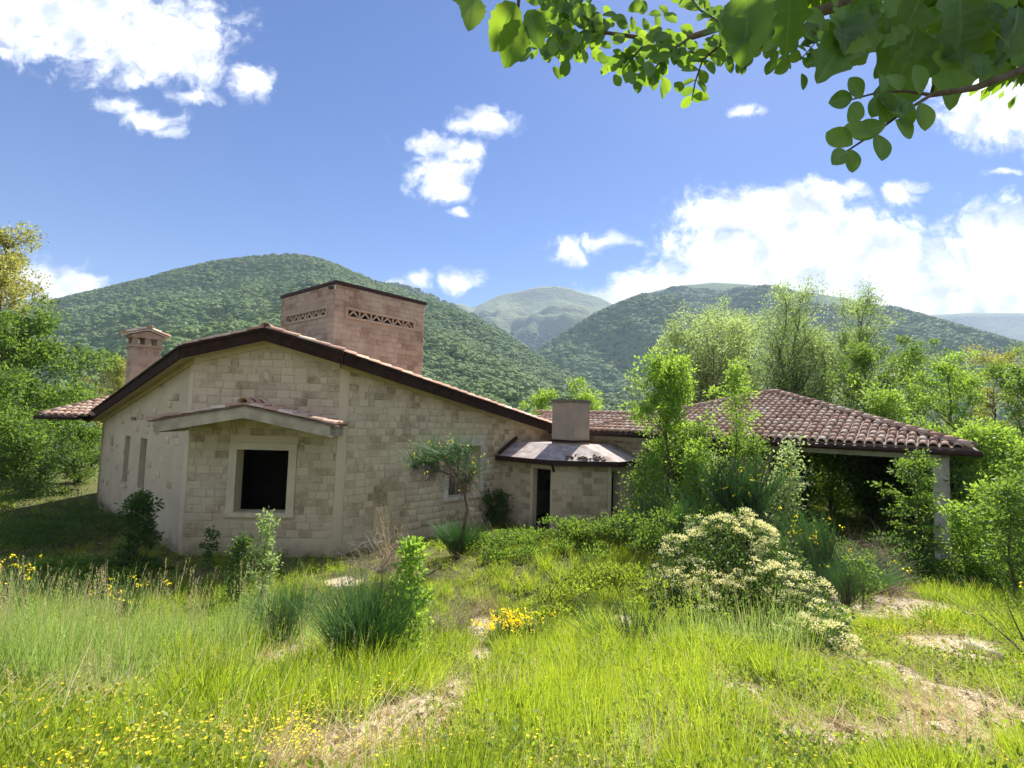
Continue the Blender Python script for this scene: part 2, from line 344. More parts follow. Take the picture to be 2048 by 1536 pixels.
# ------------------------------------------------------------ far terrain
def skyline(pts, az):
    """pts in picture pixels -> elevation tangent at azimuth tangent az"""
    q = [ray(x, y) for x, y in pts]; return np.interp(az, [a.x for a in q], [a.z for a in q])
def fbm(x, y, s, seed, octv=4):
    out = np.zeros_like(x)
    flat = out.ravel(); X = x.ravel(); Y_ = y.ravel()
    for i in range(len(flat)): flat[i] = mnoise.fractal(Vector((X[i] / s + seed, Y_[i] / s - seed, seed * 1.7)), .9, 2.1, octv)
    return out
def hill(name, pts, a0, a1, na, nt_, r0, rf, z0, mat, seed, amp, sx, prof=1.35):
    """a valley side rising from distance r0 to the crest rf(az), carried down again behind the crest"""
    azs = np.linspace(a0, a1, na); ts = np.concatenate([np.linspace(0, 1, nt_), [1.12, 1.35, 1.7]])
    A, T = np.meshgrid(azs, ts); Rr = rf(A); el = skyline(pts, azs)[None, :]
    D = r0 + (Rr - r0) * np.minimum(T, 1); D = np.where(T > 1, Rr * T, D)
    zc = EYE + Rr * el
    t = np.clip(T, 0, 1)
    zz = z0 + (zc - z0) * t ** prof
    x = A * D; y = D
    nz = fbm(x, y, sx, seed)
    zz = zz + nz * amp * np.sin(np.pi * np.clip(T, 0, 1)) ** .8
    lim = EYE + (el - .012 * (1 - t)) * D    # the face stays under the crest line
    zz = np.where(T < 1, np.minimum(zz, np.maximum(lim, z0)), zz)
    zz = np.where(T > 1, np.maximum(zc - (T - 1) * Rr * .55, -24), zz)
    V_ = np.stack([x, y, zz], -1).reshape(-1, 3); ny, nx = A.shape; i = np.arange(nx * ny).reshape(ny, nx)
    F = np.stack([i[:-1, :-1], i[:-1, 1:], i[1:, 1:], i[1:, :-1]], -1).reshape(-1, 4)
    o = meshobj(name, npmesh(name, V_, F, smooth=True), mat); tag(o, kind='structure'); return o, np.stack([x, y, zz], -1)[:nt_]
def hillmat(name, c1, c2, c3, s, grassy=None):
    m = newmat(name); g = G_(m); a = g.noise(1 / s, 6, .65); b = g.noise(7 / s, 4, .7)
    c = g.mix(g.ramp(a, (.38, 0), (.62, 1)), tuple(q * 1.4 for q in c1), tuple(q * 1.4 for q in c2)); c = g.mix(g.ramp(b, (.45, 0), (.65, .8)), c, c3)
    if grassy:
        sx = g.n('ShaderNodeSeparateXYZ'); g.l(g.pos(), sx.inputs[0])
        h = g.math('MULTIPLY_ADD', g.math('SUBTRACT', a, .5), grassy[1] * 2.5, sx.outputs[2])
        h = g.math('DIVIDE', g.math('SUBTRACT', h, grassy[0]), grassy[1], clamp=True); c = g.mix(h, c, g.mix(b, grassy[2], grassy[3]))
    g.out(c, .95, b, .8, s * .12, .05); return m
HM1 = hillmat('wooded_slope', (.03, .055, .022), (.05, .085, .03), (.075, .11, .04), 90)
HM2 = hillmat('mountain_slope', (.035, .06, .028), (.055, .085, .035), (.075, .10, .04), 260, (400, 110, (.19, .20, .11), (.13, .175, .07)))
HM3 = hillmat('right_mountain_slope', (.035, .06, .025), (.055, .09, .033), (.08, .115, .04), 160, (380, 120, (.13, .175, .075), (.10, .15, .055)))
SKA = [(-300, 640), (0, 622), (60, 612), (110, 604), (215, 580), (300, 560), (350, 545), (420, 529), (500, 518), (575, 512), (625, 517), (680, 536), (740, 562), (800, 583), (860, 604), (920, 628), (1000, 668), (1060, 705), (1120, 742), (1180, 778), (1240, 806), (1300, 822), (1420, 840)]
SKA2 = [(500, 640), (640, 590), (700, 566), (745, 570), (790, 571), (830, 581), (870, 598), (900, 612), (930, 626), (980, 650), (1040, 690), (1100, 740)]
SKB = [(700, 690), (850, 640), (895, 605), (925, 608), (945, 616), (1000, 590), (1040, 582), (1075, 574), (1110, 572), (1135, 575), (1165, 585), (1200, 595), (1232, 612), (1300, 640), (1500, 680)]
SKC = [(960, 800), (1010, 760), (1080, 700), (1150, 655), (1200, 625), (1240, 607), (1290, 588), (1350, 572), (1430, 565), (1500, 569), (1560, 576), (1640, 588), (1700, 598), (1800, 619), (1900, 648), (2048, 690), (2300, 760)]
SKD = [(1500, 660), (1700, 645), (1850, 631), (1930, 626), (2048, 626), (2200, 640), (2500, 680)]
SKE = [(-500, 640), (-100, 615), (45, 598), (95, 594), (140, 606), (220, 640), (400, 700)]
hA, gA = hill('wooded_hill', SKA, -1.5, .40, 230, 110, 190, lambda a: 1150 - 420 * sstep(a, -.3, .35), -22, HM1, 3.1, 55, 260, 1.25)
hA2, gA2 = hill('second_wooded_ridge', SKA2, -.52, .12, 90, 40, 1300, lambda a: 1900 + 0 * a, 60, HM1, 8.3, 60, 400)
hB, gB = hill('high_bare_mountain', SKB, -.36, .50, 170, 90, 1900, lambda a: 3800 + 0 * a, 20, HM2, 5.7, 250, 700, 1.3)
hC, gC = hill('right_hill', SKC, -.08, 1.5, 210, 110, 520, lambda a: 2500 - 300 * sstep(a, .4, 1.2), -25, HM3, 11.4, 170, 600, 1.2)
hD, gD = hill('far_right_mountain', SKD, .45, 1.6, 70, 30, 2900, lambda a: 4200 + 0 * a, 40, HM2, 2.2, 150, 900)
hE, gE = hill('far_left_mountain', SKE, -1.6, -.6, 60, 30, 2600, lambda a: 4000 + 0 * a, 40, HM2, 9.9, 150, 900)
vf = MB(); vf.poly([(-9000, 150, -23), (9000, 150, -23), (9000, 9000, -23), (-9000, 9000, -23)]); tag(vf.build('valley_floor', HM1), kind='structure')

# ------------------------------------------------------------ scatter by geometry nodes (for stuff nobody could count)
def protos(name, meshes, mat):
    r = []
    for i, me in enumerate(meshes):
        if mat and not me.materials: me.materials.append(mat)
        r.append(bpy.data.objects.new(name, me))
    return r
def scatter(name, P, rot, scl, idx, prot, label=None, parent=None):
    P = np.asarray(P, np.float32); n = len(P); me = bpy.data.meshes.new(name); me.vertices.add(n); me.vertices.foreach_set('co', P.ravel())
    a = me.attributes.new('rot', 'FLOAT_VECTOR', 'POINT'); a.data.foreach_set('vector', np.asarray(rot, np.float32).ravel())
    scl = np.asarray(scl, np.float32)
    if scl.ndim == 1: scl = np.repeat(scl[:, None], 3, 1)
    a = me.attributes.new('scl', 'FLOAT_VECTOR', 'POINT'); a.data.foreach_set('vector', scl.ravel())
    a = me.attributes.new('idx', 'INT', 'POINT'); a.data.foreach_set('value', np.asarray(idx, np.int32))
    o = meshobj(name, me, None, parent); o['kind'] = 'stuff'
    if label: o['label'] = label
    t = bpy.data.node_groups.new(name + '_scatter', 'GeometryNodeTree')
    t.interface.new_socket('Geometry', in_out='INPUT', socket_type='NodeSocketGeometry'); t.interface.new_socket('Geometry', in_out='OUTPUT', socket_type='NodeSocketGeometry')
    gi = t.nodes.new('NodeGroupInput'); go = t.nodes.new('NodeGroupOutput'); ip = t.nodes.new('GeometryNodeInstanceOnPoints'); gti = t.nodes.new('GeometryNodeGeometryToInstance')
    t.links.new(gi.outputs[0], ip.inputs['Points'])
    for p in prot:
        oi = t.nodes.new('GeometryNodeObjectInfo'); oi.inputs['Object'].default_value = p; oi.inputs['As Instance'].default_value = True; t.links.new(oi.outputs['Geometry'], gti.inputs[0])
    t.links.new(gti.outputs[0], ip.inputs['Instance']); ip.inputs['Pick Instance'].default_value = True
    for nm, ty, so_ in (('idx', 'INT', 'Instance Index'), ('rot', 'FLOAT_VECTOR', 'Rotation'), ('scl', 'FLOAT_VECTOR', 'Scale')):
        na = t.nodes.new('GeometryNodeInputNamedAttribute'); na.data_type = ty; na.inputs['Name'].default_value = nm
        t.links.new([s_ for s_ in na.outputs if s_.enabled and s_.name == 'Attribute'][0], ip.inputs[so_])
    t.links.new(ip.outputs[0], go.inputs[0])
    md = o.modifiers.new('scatter', 'NODES'); md.node_group = t; return o

def crown_mesh(seed, cone=False):
    import bmesh
    bm = bmesh.new(); bmesh.ops.create_icosphere(bm, subdivisions=3, radius=1)
    for v in bm.verts:
        k = 1 + .34 * mnoise.noise(v.co * 1.6 + Vector((seed, 0, 0))) + .30 * mnoise.noise(v.co * 4.2 + Vector((0, seed, 0)))
        v.co *= k
        if cone: f = max(.12, 1 - (v.co.z + 1) * .48); v.co.x *= f * .75; v.co.y *= f * .75; v.co.z *= 1.35
    me = bpy.data.meshes.new('tree_crown'); bm.to_mesh(me); bm.free(); return me
def crownmat(name, c1, c2, c3):
    m = newmat(name); g = G_(m); o = g.n('ShaderNodeObjectInfo'); big = g.noise(.012, 3)
    c = g.ramp(o.outputs['Random'], (0, c1), (.55, c2), (1, c3)); c = g.mix(g.ramp(big, (.4, 0), (.62, .6)), c, c3); c = g.mix(g.ramp(g.noise(1.2, 2), (.42, .2), (.55, 0)), c, (.02, .04, .016))  # last mix paints the shaded insides of the crowns as dark speckle
    g.out(c, .9, None, spec=.1); return m
FM = crownmat('forest_crown', (.085, .135, .05), (.115, .175, .06), (.16, .215, .075))
PR = protos('forest_crown', [crown_mesh(1.3), crown_mesh(5.1), crown_mesh(9.7), crown_mesh(3.3, True)], FM)
def forest(name, grid, count, size, label, tmin=0., tmax=1., keep=None, conif=.08, tall=.68):
    ny, nx, _ = grid.shape
    e1 = grid[1:, :-1] - grid[:-1, :-1]; e2 = grid[:-1, 1:] - grid[:-1, :-1]; area = np.linalg.norm(np.cross(e1, e2), axis=-1)
    dist = np.maximum(grid[:-1, :-1, 1], 50); w_ = (area / dist ** .6)
    tt = np.linspace(0, 1, ny - 1)[:, None]; w_ = np.where((tt >= tmin) & (tt <= tmax), w_, 0)
    p = (w_ / w_.sum()).ravel(); k = rs.choice(len(p), count, p=p); i, j = np.unravel_index(k, w_.shape)
    a, b = rs.rand(count)[:, None], rs.rand(count)[:, None]
    P = grid[i, j] * (1 - a) * (1 - b) + grid[i + 1, j] * a * (1 - b) + grid[i, j + 1] * (1 - a) * b + grid[i + 1, j + 1] * a * b
    if keep is not None: m = keep(P); P = P[m]
    n = len(P); s = size * rs.uniform(.6, 1.35, n) * (.75 + .5 * np.clip(P[:, 1] / 1200, 0, 1.3))
    P[:, 2] += s * .35
    idx = np.where(rs.rand(n) < conif, 3, rs.randint(0, 3, n)); rot = np.stack([np.zeros(n), np.zeros(n), rs.rand(n) * 6.28], -1)
    return scatter(name, P, rot, np.stack([s, s, s * tall], -1), idx, PR, label)
forest('hillside_forest', gA, 60000, 4.9, 'dense dark green forest covering the near left hill', .02, 1, None, .05)
forest('ridge_forest', gA2, 6000, 8.5, 'forest on the second ridge behind the tower', .3, 1)
forest('right_hillside_forest', gC, 60000, 7.4, 'blue green forest covering the lower slopes of the right hill', .02, .93, lambda P: P[:, 2] < 420 + rs.rand(len(P)) * 200, .06)
forest('mountain_forest', gB, 20000, 9, 'forest on the lower slopes of the bare mountain', .0, .8, lambda P: P[:, 2] < 360 + rs.rand(len(P)) * 110, .05, .6)

# ------------------------------------------------------------ walls of blocks
def lerp_top(prof, s):
    return float(np.interp(s, [p[0] for p in prof], [p[1] for p in prof]))
def wall_body(mb, O, D, Nn, prof, z0, holes, th):
    """solid wall: O origin, D along, Nn outward normal; prof = [(s, top)]; holes = (s0, s1, z0, z1)"""
    br = sorted(set([p[0] for p in prof] + [h[0] for h in holes] + [h[1] for h in holes]))
    br = [b for b in br if prof[0][0] <= b <= prof[-1][0]]
    for a, b in zip(br[:-1], br[1:]):
        if b - a < 1e-4: continue
        ta, tb = lerp_top(prof, a), lerp_top(prof, b); mid = (a + b) / 2
        hs = sorted([h for h in holes if h[0] < mid < h[1]], key=lambda h: h[2]); z = z0
        spans = []
        for h in hs: spans.append((z, h[2], h[2])); z = h[3]
        spans.append((z, ta, tb))
        for (lo, ha, hb) in spans:
            if min(ha, hb) - lo < .01: continue
            f = [O + D * a + Z * lo, O + D * b + Z * lo, O + D * b + Z * hb, O + D * a + Z * ha]
            mb.hexa([p - Nn * th for p in f], f)
def cover(O, D, Nn, prof, z0, holes, bw=.31, bh=.2, mort=.014, zmin=-9, zmax=99):
    out = []; s0, s1 = prof[0][0], prof[-1][0]; row = 0; z = z0
    while z < max(p[1] for p in prof):
        s = s0 - (row % 2) * bw * .5 + random.uniform(-.03, .03)
        while s < s1:
            w_ = bw * random.choice([1, 1, 1, .97, 1.04, .62])
            a, b = max(s, s0) + mort / 2, min(s + w_, s1) - mort / 2; lo, hi = z + mort / 2, z + bh - mort / 2
            s += w_
            if b - a < .05: continue
            hi = min(hi, min(lerp_top(prof, a), lerp_top(prof, b)) - .012)
            if hi - lo < .05 or hi < zmin or lo > zmax: continue
            segs = [(a, b)]
            for h in holes:
                if h[2] < hi - .004 and h[3] > lo + .004:
                    ns = []
                    for (p, q) in segs:
                        if h[1] <= p or h[0] >= q: ns.append((p, q))
                        else:
                            if h[0] - p > .05: ns.append((p, h[0] - .002))
                            if q - h[1] > .05: ns.append((h[1] + .002, q))
                    segs = ns
            for (p, q) in segs: out.append((O, D, Nn, p, q, lo, hi))
        z += bh; row += 1
    return out
def block_proto(seed):
    import bmesh
    rr = random.Random(seed); j = lambda k=.03: rr.uniform(-k, k)
    # unit block: x -.5...5 along, z -.5...5 up, y 0...1 outward; worn edges
    v = []; e = .045
    for y, k in ((0, 0), (.72, 0), (1, e)):
        for x, z in ((-.5, -.5), (.5, -.5), (.5, .5), (-.5, .5)):
            v.append((x * (1 - 2 * k) + (j() * .5 if y else 0), y + (j(.2) if y == 1 else 0), z * (1 - 2.6 * k) + (j() * .6 if y else 0)))
    f = [(8, 9, 10, 11)] + [(a + i, a + (i + 1) % 4, a + 4 + (i + 1) % 4, a + 4 + i) for a in (0, 4) for i in range(4)]
    me = bpy.data.meshes.new('block'); me.from_pydata(v, [], [q[::-1] for q in f]); return me
BP = [block_proto(i) for i in range(6)]
BV = [np.array([v.co[:] for v in m.vertices]) for m in BP]; BF = np.array([list(p.vertices) for p in BP[0].polygons])
def lay_blocks(lst, parents, mat, nmax, proud=(.009, .024), stuffname='block_courses'):
    """the nmax that look largest become objects of their own, the rest one joined part per wall"""
    for m in BP:
        pass
    def size(e): c = e[0][0] + e[0][1] * (e[0][3] + e[0][4]) / 2; c = Vector((c.x, c.y, (e[0][5] + e[0][6]) / 2)); d = Vector((0, 0, EYE)) - c; return (e[0][4] - e[0][3]) * (e[0][6] - e[0][5]) * max(d.normalized().dot(e[0][2]), 0) / (c.length ** 2)
    pool = [(b, i) for i, l in enumerate(lst) for b in l]; pool.sort(key=size, reverse=True)
    ms = getattr(lay_blocks, 'cache', {}); lay_blocks.cache = ms
    if mat.name not in ms: ms[mat.name] = [m.copy() for m in BP]; [m.materials.append(mat) for m in ms[mat.name]]
    rest = {}
    for k, (b, i) in enumerate(pool):
        O, D, Nn, s0, s1, z0, z1 = b; p = random.uniform(*proud); c = O + D * (s0 + s1) / 2 + Z * ((z0 + z1) / 2) - Nn * .004
        Mx = Matrix(((D.x * (s1 - s0), Nn.x * (p + .004), 0, c.x), (D.y * (s1 - s0), Nn.y * (p + .004), 0, c.y), (0, 0, z1 - z0, c.z), (0, 0, 0, 1)))
        q = random.randrange(6)
        if k < nmax:
            o = bpy.data.objects.new('block', ms[mat.name][q]); COL.objects.link(o); o.parent = parents[i]; Mx.translation -= LOC[parents[i].name]; o.matrix_local = Mx
        else:
            Mn = np.array(Mx); v = BV[q] @ Mn[:3, :3].T + Mn[:3, 3]; rest.setdefault(i, []).append((v, random.random()))
    for i, l in rest.items():
        Vv = np.concatenate([x[0] for x in l]) - np.array(LOC[parents[i].name]); n = len(BV[0]); Ff = np.concatenate([BF + n * j for j in range(len(l))]); rr = np.repeat([x[1] for x in l], n)
        o = meshobj(stuffname, npmesh(stuffname, Vv, Ff, rr), mat, parents[i]); o['kind'] = 'stuff'

# ------------------------------------------------------------ barrel tiles
def tile_proto(L_=.43, r0=.098, r1=.078, th=.014, seg=6):
    v = []; f = []
    for y, r in ((0, r0), (L_, r1)):
        for rr in (r, r - th):
            for i in range(seg + 1):
                a = math.pi * i / seg; v.append((-math.cos(a) * rr, y, math.sin(a) * rr * .82))
    n = seg + 1
    for i in range(seg):
        f.append((i, i + 1, 2 * n + i + 1, 2 * n + i)); f.append((n + i, 3 * n + i, 3 * n + i + 1, n + i + 1)); f.append((i, n + i, n + i + 1, i + 1))
    me = bpy.data.meshes.new('tile'); me.from_pydata(v, [], f); me.polygons.foreach_set('use_smooth', np.ones(len(me.polygons), bool)); me.materials.append(MAT['tile']); return me
TP = tile_proto(); TV = np.array([v.co[:] for v in TP.vertices]); TF = np.array([list(p.vertices) for p in TP.polygons])
def tile_field(O, down, across, s_up, ncol, nrow, ok, pitch=.222, expo=.355, jit=.012):
    """O eave corner; 'up' runs up the slope; returns matrices"""
    up = (-down).normalized(); nn = across.cross(up).normalized()
    if nn.z < 0: nn = -nn
    out = []
    for c in range(ncol):
        cj = random.uniform(-.008, .008)
        for r in range(nrow):
            p = O + across * ((c + .5) * pitch + cj) + up * (r * expo)
            if not ok(p): continue
            t = R(2.2) + random.uniform(-.012, .012); y = (up * math.cos(t) - nn * math.sin(t)); yaw = random.uniform(-.035, .035)
            x = (across * math.cos(yaw) + up * math.sin(yaw)).normalized(); z_ = x.cross(y); x = y.cross(z_)
            if z_.z < 0: x = -x; z_ = -z_
            k = p + nn * (.03 + random.uniform(-.004, .004)) + x * random.uniform(-jit, jit) + up * random.uniform(-jit, jit)
            out.append(Matrix(((x.x, y.x, z_.x, k.x), (x.y, y.y, z_.y, k.y), (x.z, y.z, z_.z, k.z), (0, 0, 0, 1))))
    return out
def tile_line(p, q, z_off=.0, expo=.36, scale=1.0):
    p, q = Vector(p), Vector(q); d = (q - p); n = max(1, int(d.length / expo)); e = d / n; y = d.normalized(); x = y.cross(Z).normalized(); z_ = x.cross(y); out = []
    for i in range(n):
        k = p + e * i + z_ * (z_off + random.uniform(-.004, .006)); s = scale; yy = (y + Vector((random.uniform(-.02, .02), random.uniform(-.02, .02), -.035))).normalized(); xx = yy.cross(Z).normalized(); zz = xx.cross(yy)
        out.append(Matrix(((xx.x * s, yy.x, zz.x * s, k.x), (xx.y * s, yy.y, zz.y * s, k.y), (xx.z * s, yy.z, zz.z * s, k.z), (0, 0, 0, 1))))
    return out
def lay_tiles(mats, parent, nmax, rest_name='tile_rows'):
    mats.sort(key=lambda m: (m.translation - Vector((0, 0, EYE))).length); org = LOC[parent.name]; rest = []
    for k, m in enumerate(mats):
        m = m.copy()
        if k < nmax:
            m.translation -= org; o = bpy.data.objects.new('tile', TP); COL.objects.link(o); o.parent = parent; o.matrix_local = m
        else: a = np.array(m); rest.append(TV @ a[:3, :3].T + a[:3, 3] - np.array(org))
    if rest:
        n = len(TV); o = meshobj(rest_name, npmesh(rest_name, np.concatenate(rest), np.concatenate([TF + n * j for j in range(len(rest))]), np.repeat(rs.rand(len(rest)), n), True), MAT['tile'], parent); o['kind'] = 'stuff'

# ------------------------------------------------------------ the stone house
house = thing('stone_house', Mp, 'abandoned single storey tuff stone house with low tiled roof and square tower, its windows empty', 'house')
FZ = -.4
# front bevel wall (bay) -------------------------------------------------
BAY_H = [(1.84 - .65, 1.84 + .65, 1.19, 2.79)]
prof = [(0, soffit(Ap)), (1.84, ZR), (3.68, soffit(Bp))]
mb = MB(); wall_body(mb, Ap, Wd, -Nd, prof, FZ, BAY_H, .38); w_bay = mb.build('front_wall', MAT['mortar'], house)
FR = [(1.84 - .85, 1.84 + .85, 1.07, 2.97)]
bay_blocks = cover(Ap, Wd, -Nd, prof, .55, FR, .33, .2)
# right facet
RL = 10.0
profR = [(0, soffit(Bp)), (RL, soffit(ab(RL, 0)))]
WR = [(4.0, 5.42, 1.2, 2.84)]
mb = MB(); wall_body(mb, Bp, U, -V, profR, FZ, WR, .38); w_r = mb.build('right_wall', MAT['mortar'], house)
right_blocks = cover(Bp + U * .28, U, -V, [(0, lerp_top(profR, .28)), (RL - .28, profR[1][1])], .4, [(4.0 - .28 - .2, 5.42 - .28 + .2, 1.2, 3.1)], .31, .2)
# left facet (rendered)
LLn = 9.5
profL = [(0, soffit(Ap)), (LLn, soffit(Ap + V * LLn))]
SL1, SL2 = (3.72, 4.4), (5.57, 6.17)
WL = [(SL1[0], SL1[1], 1.3, 2.84), (SL2[0], SL2[1], 1.3, 2.84), (5.0, 5.7, 3.36, 3.47)]
mb = MB(); wall_body(mb, Ap, V, -U, profL, FZ, WL, .38); w_l = mb.build('left_wall', MAT['plaster'], house)
left_blocks = [b for b in cover(Ap + V * .3, V, -U, [(0, lerp_top(profL, .3)), (8.9, profL[1][1])], 1.0, [(h[0] - .3, h[1] - .3, h[2], h[3]) for h in WL], .33, .2) if random.random() < .16]
# wing wall facing the inner court, back walls
D0 = ab(10, 0)
mb = MB(); wall_body(mb, ab(10, 0), -V, -U, [(0, 3.3), (3.93, 3.3)], FZ, [], .38); w_w = mb.build('wing_wall', MAT['mortar'], house)
wing_blocks = cover(ab(10, 0), -V, -U, [(0, 3.28), (3.93, 3.28)], 2.0, [], .31, .2)
mb = MB(); wall_body(mb, ab(10, -3.93), U, -V, [(0, 3.3), (2.4, 4.0), (4.8, 3.3)], FZ, [], .35)
wall_body(mb, ab(14.8, -3.93), V, U, [(0, 3.3), (12, 3.2)], FZ, [], .35)
wall_body(mb, Ap + V * LLn, U, V, [(0, 3.2), (2, 3.3), (17.4, 3.2)], FZ, [], .35)
mb.build('back_wall', MAT['mortar'], house)
lay_blocks([bay_blocks, right_blocks, wing_blocks, left_blocks], [w_bay, w_r, w_w, w_l], MAT['block'], 300)
# window surround, sill, jambs
c0 = Ap + Wd * 1.84; fr = MB()
for (x0, x1, z0, z1) in ((-.85, -.65, 1.19, 2.97), (.65, .85, 1.19, 2.97), (-.65, .65, 2.79, 2.97)):
    fr.box(c0 + Wd * ((x0 + x1) / 2) + Nd * (-.012) + Z * ((z0 + z1) / 2), ((x1 - x0) / 2, .035, (z1 - z0) / 2), Wd, Nd)
wf = fr.build('window_frame', MAT['trim'], house)
sb = MB(); sb.box(c0 - Nd * .03 + Z * 1.13, (.87, .06, .06), Wd, Nd); sb.box(c0 + Nd * .2 + Z * 1.165, (.645, .17, .03), Wd, Nd); sb.build('window_sill', MAT['trim'], wf)
# right window surround
fr = MB()
for (x0, x1, z0, z1) in ((3.8, 4.0, 1.2, 3.1), (5.42, 5.60, 1.2, 3.1), (4.0, 5.42, 2.84, 3.1)):
    fr.box(Bp + U * ((x0 + x1) / 2) - V * .012 + Z * ((z0 + z1) / 2), ((x1 - x0) / 2, .035, (z1 - z0) / 2), U, V)
wf2 = fr.build('window_frame', MAT['concrete'], house)
sb = MB(); sb.box(Bp + U * 4.7 - V * .03 + Z * 1.15, (.9, .07, .05), U, V); sb.build('window_sill', MAT['concrete'], wf2)
# slit windows: concrete infill set back, crumbling sills
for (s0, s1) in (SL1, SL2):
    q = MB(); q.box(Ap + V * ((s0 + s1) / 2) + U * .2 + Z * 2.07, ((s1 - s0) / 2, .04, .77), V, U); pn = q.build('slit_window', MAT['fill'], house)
    q = MB()
    for k in range(5):
        w_ = random.uniform(.1, .16); q.box(Ap + V * (s0 - .05 + k * .16 + .05) - U * .02 + Z * (1.235 - random.uniform(0, .03)), (w_ / 2, .06, random.uniform(.03, .06)), V, U)
    q.build('sill', MAT['plaster'], pn)
# corner piers of the bevel (smooth render strips)
mb = MB(); mb.box(Bp + U * .12 - V * .006 + Z * 2.35, (.12, .014, 2.72), U, V); mb.build('corner_strip', MAT['mortar'], house)
mb = MB(); mb.box(Ap + V * .155 - U * .012 + Z * 2.35, (.15, .02, 2.72), V, U); mb.build('corner_strip', MAT['plaster'], house)
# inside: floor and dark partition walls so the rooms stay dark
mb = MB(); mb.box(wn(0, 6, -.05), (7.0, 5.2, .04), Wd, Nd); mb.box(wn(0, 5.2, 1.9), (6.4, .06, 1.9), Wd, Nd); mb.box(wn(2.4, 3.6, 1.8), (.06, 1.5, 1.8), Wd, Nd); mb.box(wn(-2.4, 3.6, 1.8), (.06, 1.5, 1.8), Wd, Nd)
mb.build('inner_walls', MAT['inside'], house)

# main roof ---------------------------------------------------------------
OV = .40
def front_n(w): w = abs(w); c = 1.84 + OV * math.tan(R(22.5)); return -OV if w <= c else -OV + (w - c)
def roofz(w): return ZR - SL * abs(w)
WE = 9.15; BACK = 13.5; cw = 1.84 + OV * math.tan(R(22.5))
roof_s = MB(); roof_t = MB()
for sg in (1, -1):
    we = WE if sg > 0 else 8.95
    pts = [(0, -OV), (cw, -OV), (we, front_n(we)), (we, BACK), (0, BACK)]
    P3 = [wn(sg * a, b, roofz(a) + .002) for a, b in pts]
    roof_s.prism(P3 if sg > 0 else P3[::-1], (0, 0, .05))
    P3 = [wn(sg * a, b + .001, roofz(a) + .053) for a, b in pts]
    roof_t.prism(P3 if sg > 0 else P3[::-1], (0, 0, .24))
roof = roof_t.build('roof', MAT['deck'], house)
roof_s.build('soffit', MAT['soffit'], roof)
fa = MB()
for sg in (1, -1):
    we = WE if sg > 0 else 8.95; q = [(0, -OV), (cw, -OV), (we, front_n(we))]
    for (a, b) in zip(q[:-1], q[1:]):
        p0, p1 = wn(sg * a[0], a[1], 0), wn(sg * b[0], b[1], 0); d = (p1 - p0).normalized(); nn = Vector((d.y, -d.x, 0)) * sg
        e = .012 if a[0] > 0 or True else 0
        z0, z1 = roofz(a[0]) - .03, roofz(b[0]) - .03
        f4 = [p0 + Z * z0, p1 + Z * z1, p1 + Z * (z1 + .33), p0 + Z * (z0 + .33)]
        f4b = [p + nn * .045 for p in f4]
        fa.hexa(f4, f4b)
        # folded metal lip running along the top edge
        lip = [p0 + nn * .046 + Z * (z0 + .27), p1 + nn * .046 + Z * (z1 + .27), p1 + nn * .046 + Z * (z1 + .335), p0 + nn * .046 + Z * (z0 + .335)]
        fa.hexa(lip, [p + nn * .03 for p in lip])
fa.build('fascia', MAT['fascia'], roof)
gt = MB()
for sg, we in ((1, WE), (-1, 8.95)):
    gt.tube([wn(sg * (we + .07), front_n(we) - .15, roofz(we) + .1), wn(sg * (we + .07), BACK, roofz(we) + .1)], .075, 8)
gt.build('gutter', MAT['gutter'], roof, True)
# plaster cove under the eaves
cv = MB()
for (p0, D, Nn, pr) in ((Ap, Wd, -Nd, prof), (Bp, U, -V, profR), (Ap, V, -U, profL)):
    for (s0, t0), (s1, t1) in zip(pr[:-1], pr[1:]):
        f4 = [p0 + D * s0 + Z * (t0 - .14), p0 + D * s1 + Z * (t1 - .14), p0 + D * s1 + Z * (t1 + .001), p0 + D * s0 + Z * (t0 + .001)]
        cv.hexa(f4, [p + Nn * .07 for p in f4])
cv.build('eaves_moulding', MAT['soffit'], house)
# tiles of the main roof
tl = []
for sg in (1, -1):
    dn = (Wd * sg - Z * SL).normalized(); we = WE if sg > 0 else 8.95
    O = wn(sg * we, front_n(cw) - .1, roofz(we) + .295)
    def okf(p, sg=sg):
        w = abs((p - Mp).dot(Wd)); n_ = (p - Mp).dot(Nd)
        if n_ < front_n(w) + .22 or w < .12: return False
        a_, b_ = (p - Bp).dot(U), (p - Bp).dot(V)
        return not (2.1 < a_ < 6.45 and 4.2 < b_ < 8.7)
    tl += tile_field(O, dn, Nd, 0, 60, 27, okf)
verge = []
for sg in (1, -1):
    we = WE if sg > 0 else 8.95; q = [(0.05, -OV), (cw, -OV), (we, front_n(we))]
    for (a, b) in zip(q[:-1], q[1:]):
        d = Vector((b[0] - a[0], b[1] - a[1], 0)).normalized(); off = .09
        nx_, ny_ = -d.y * off, d.x * off
        verge += tile_line(wn(sg * (b[0] + nx_), b[1] + ny_, roofz(b[0]) + .30), wn(sg * (a[0] + nx_), a[1] + ny_, roofz(a[0]) + .30), .035, .38, 1.15)
ridge = tile_line(wn(0, -OV - .02, ZR + .33), wn(0, 12.5, ZR + .33), .02, .36, 1.35)

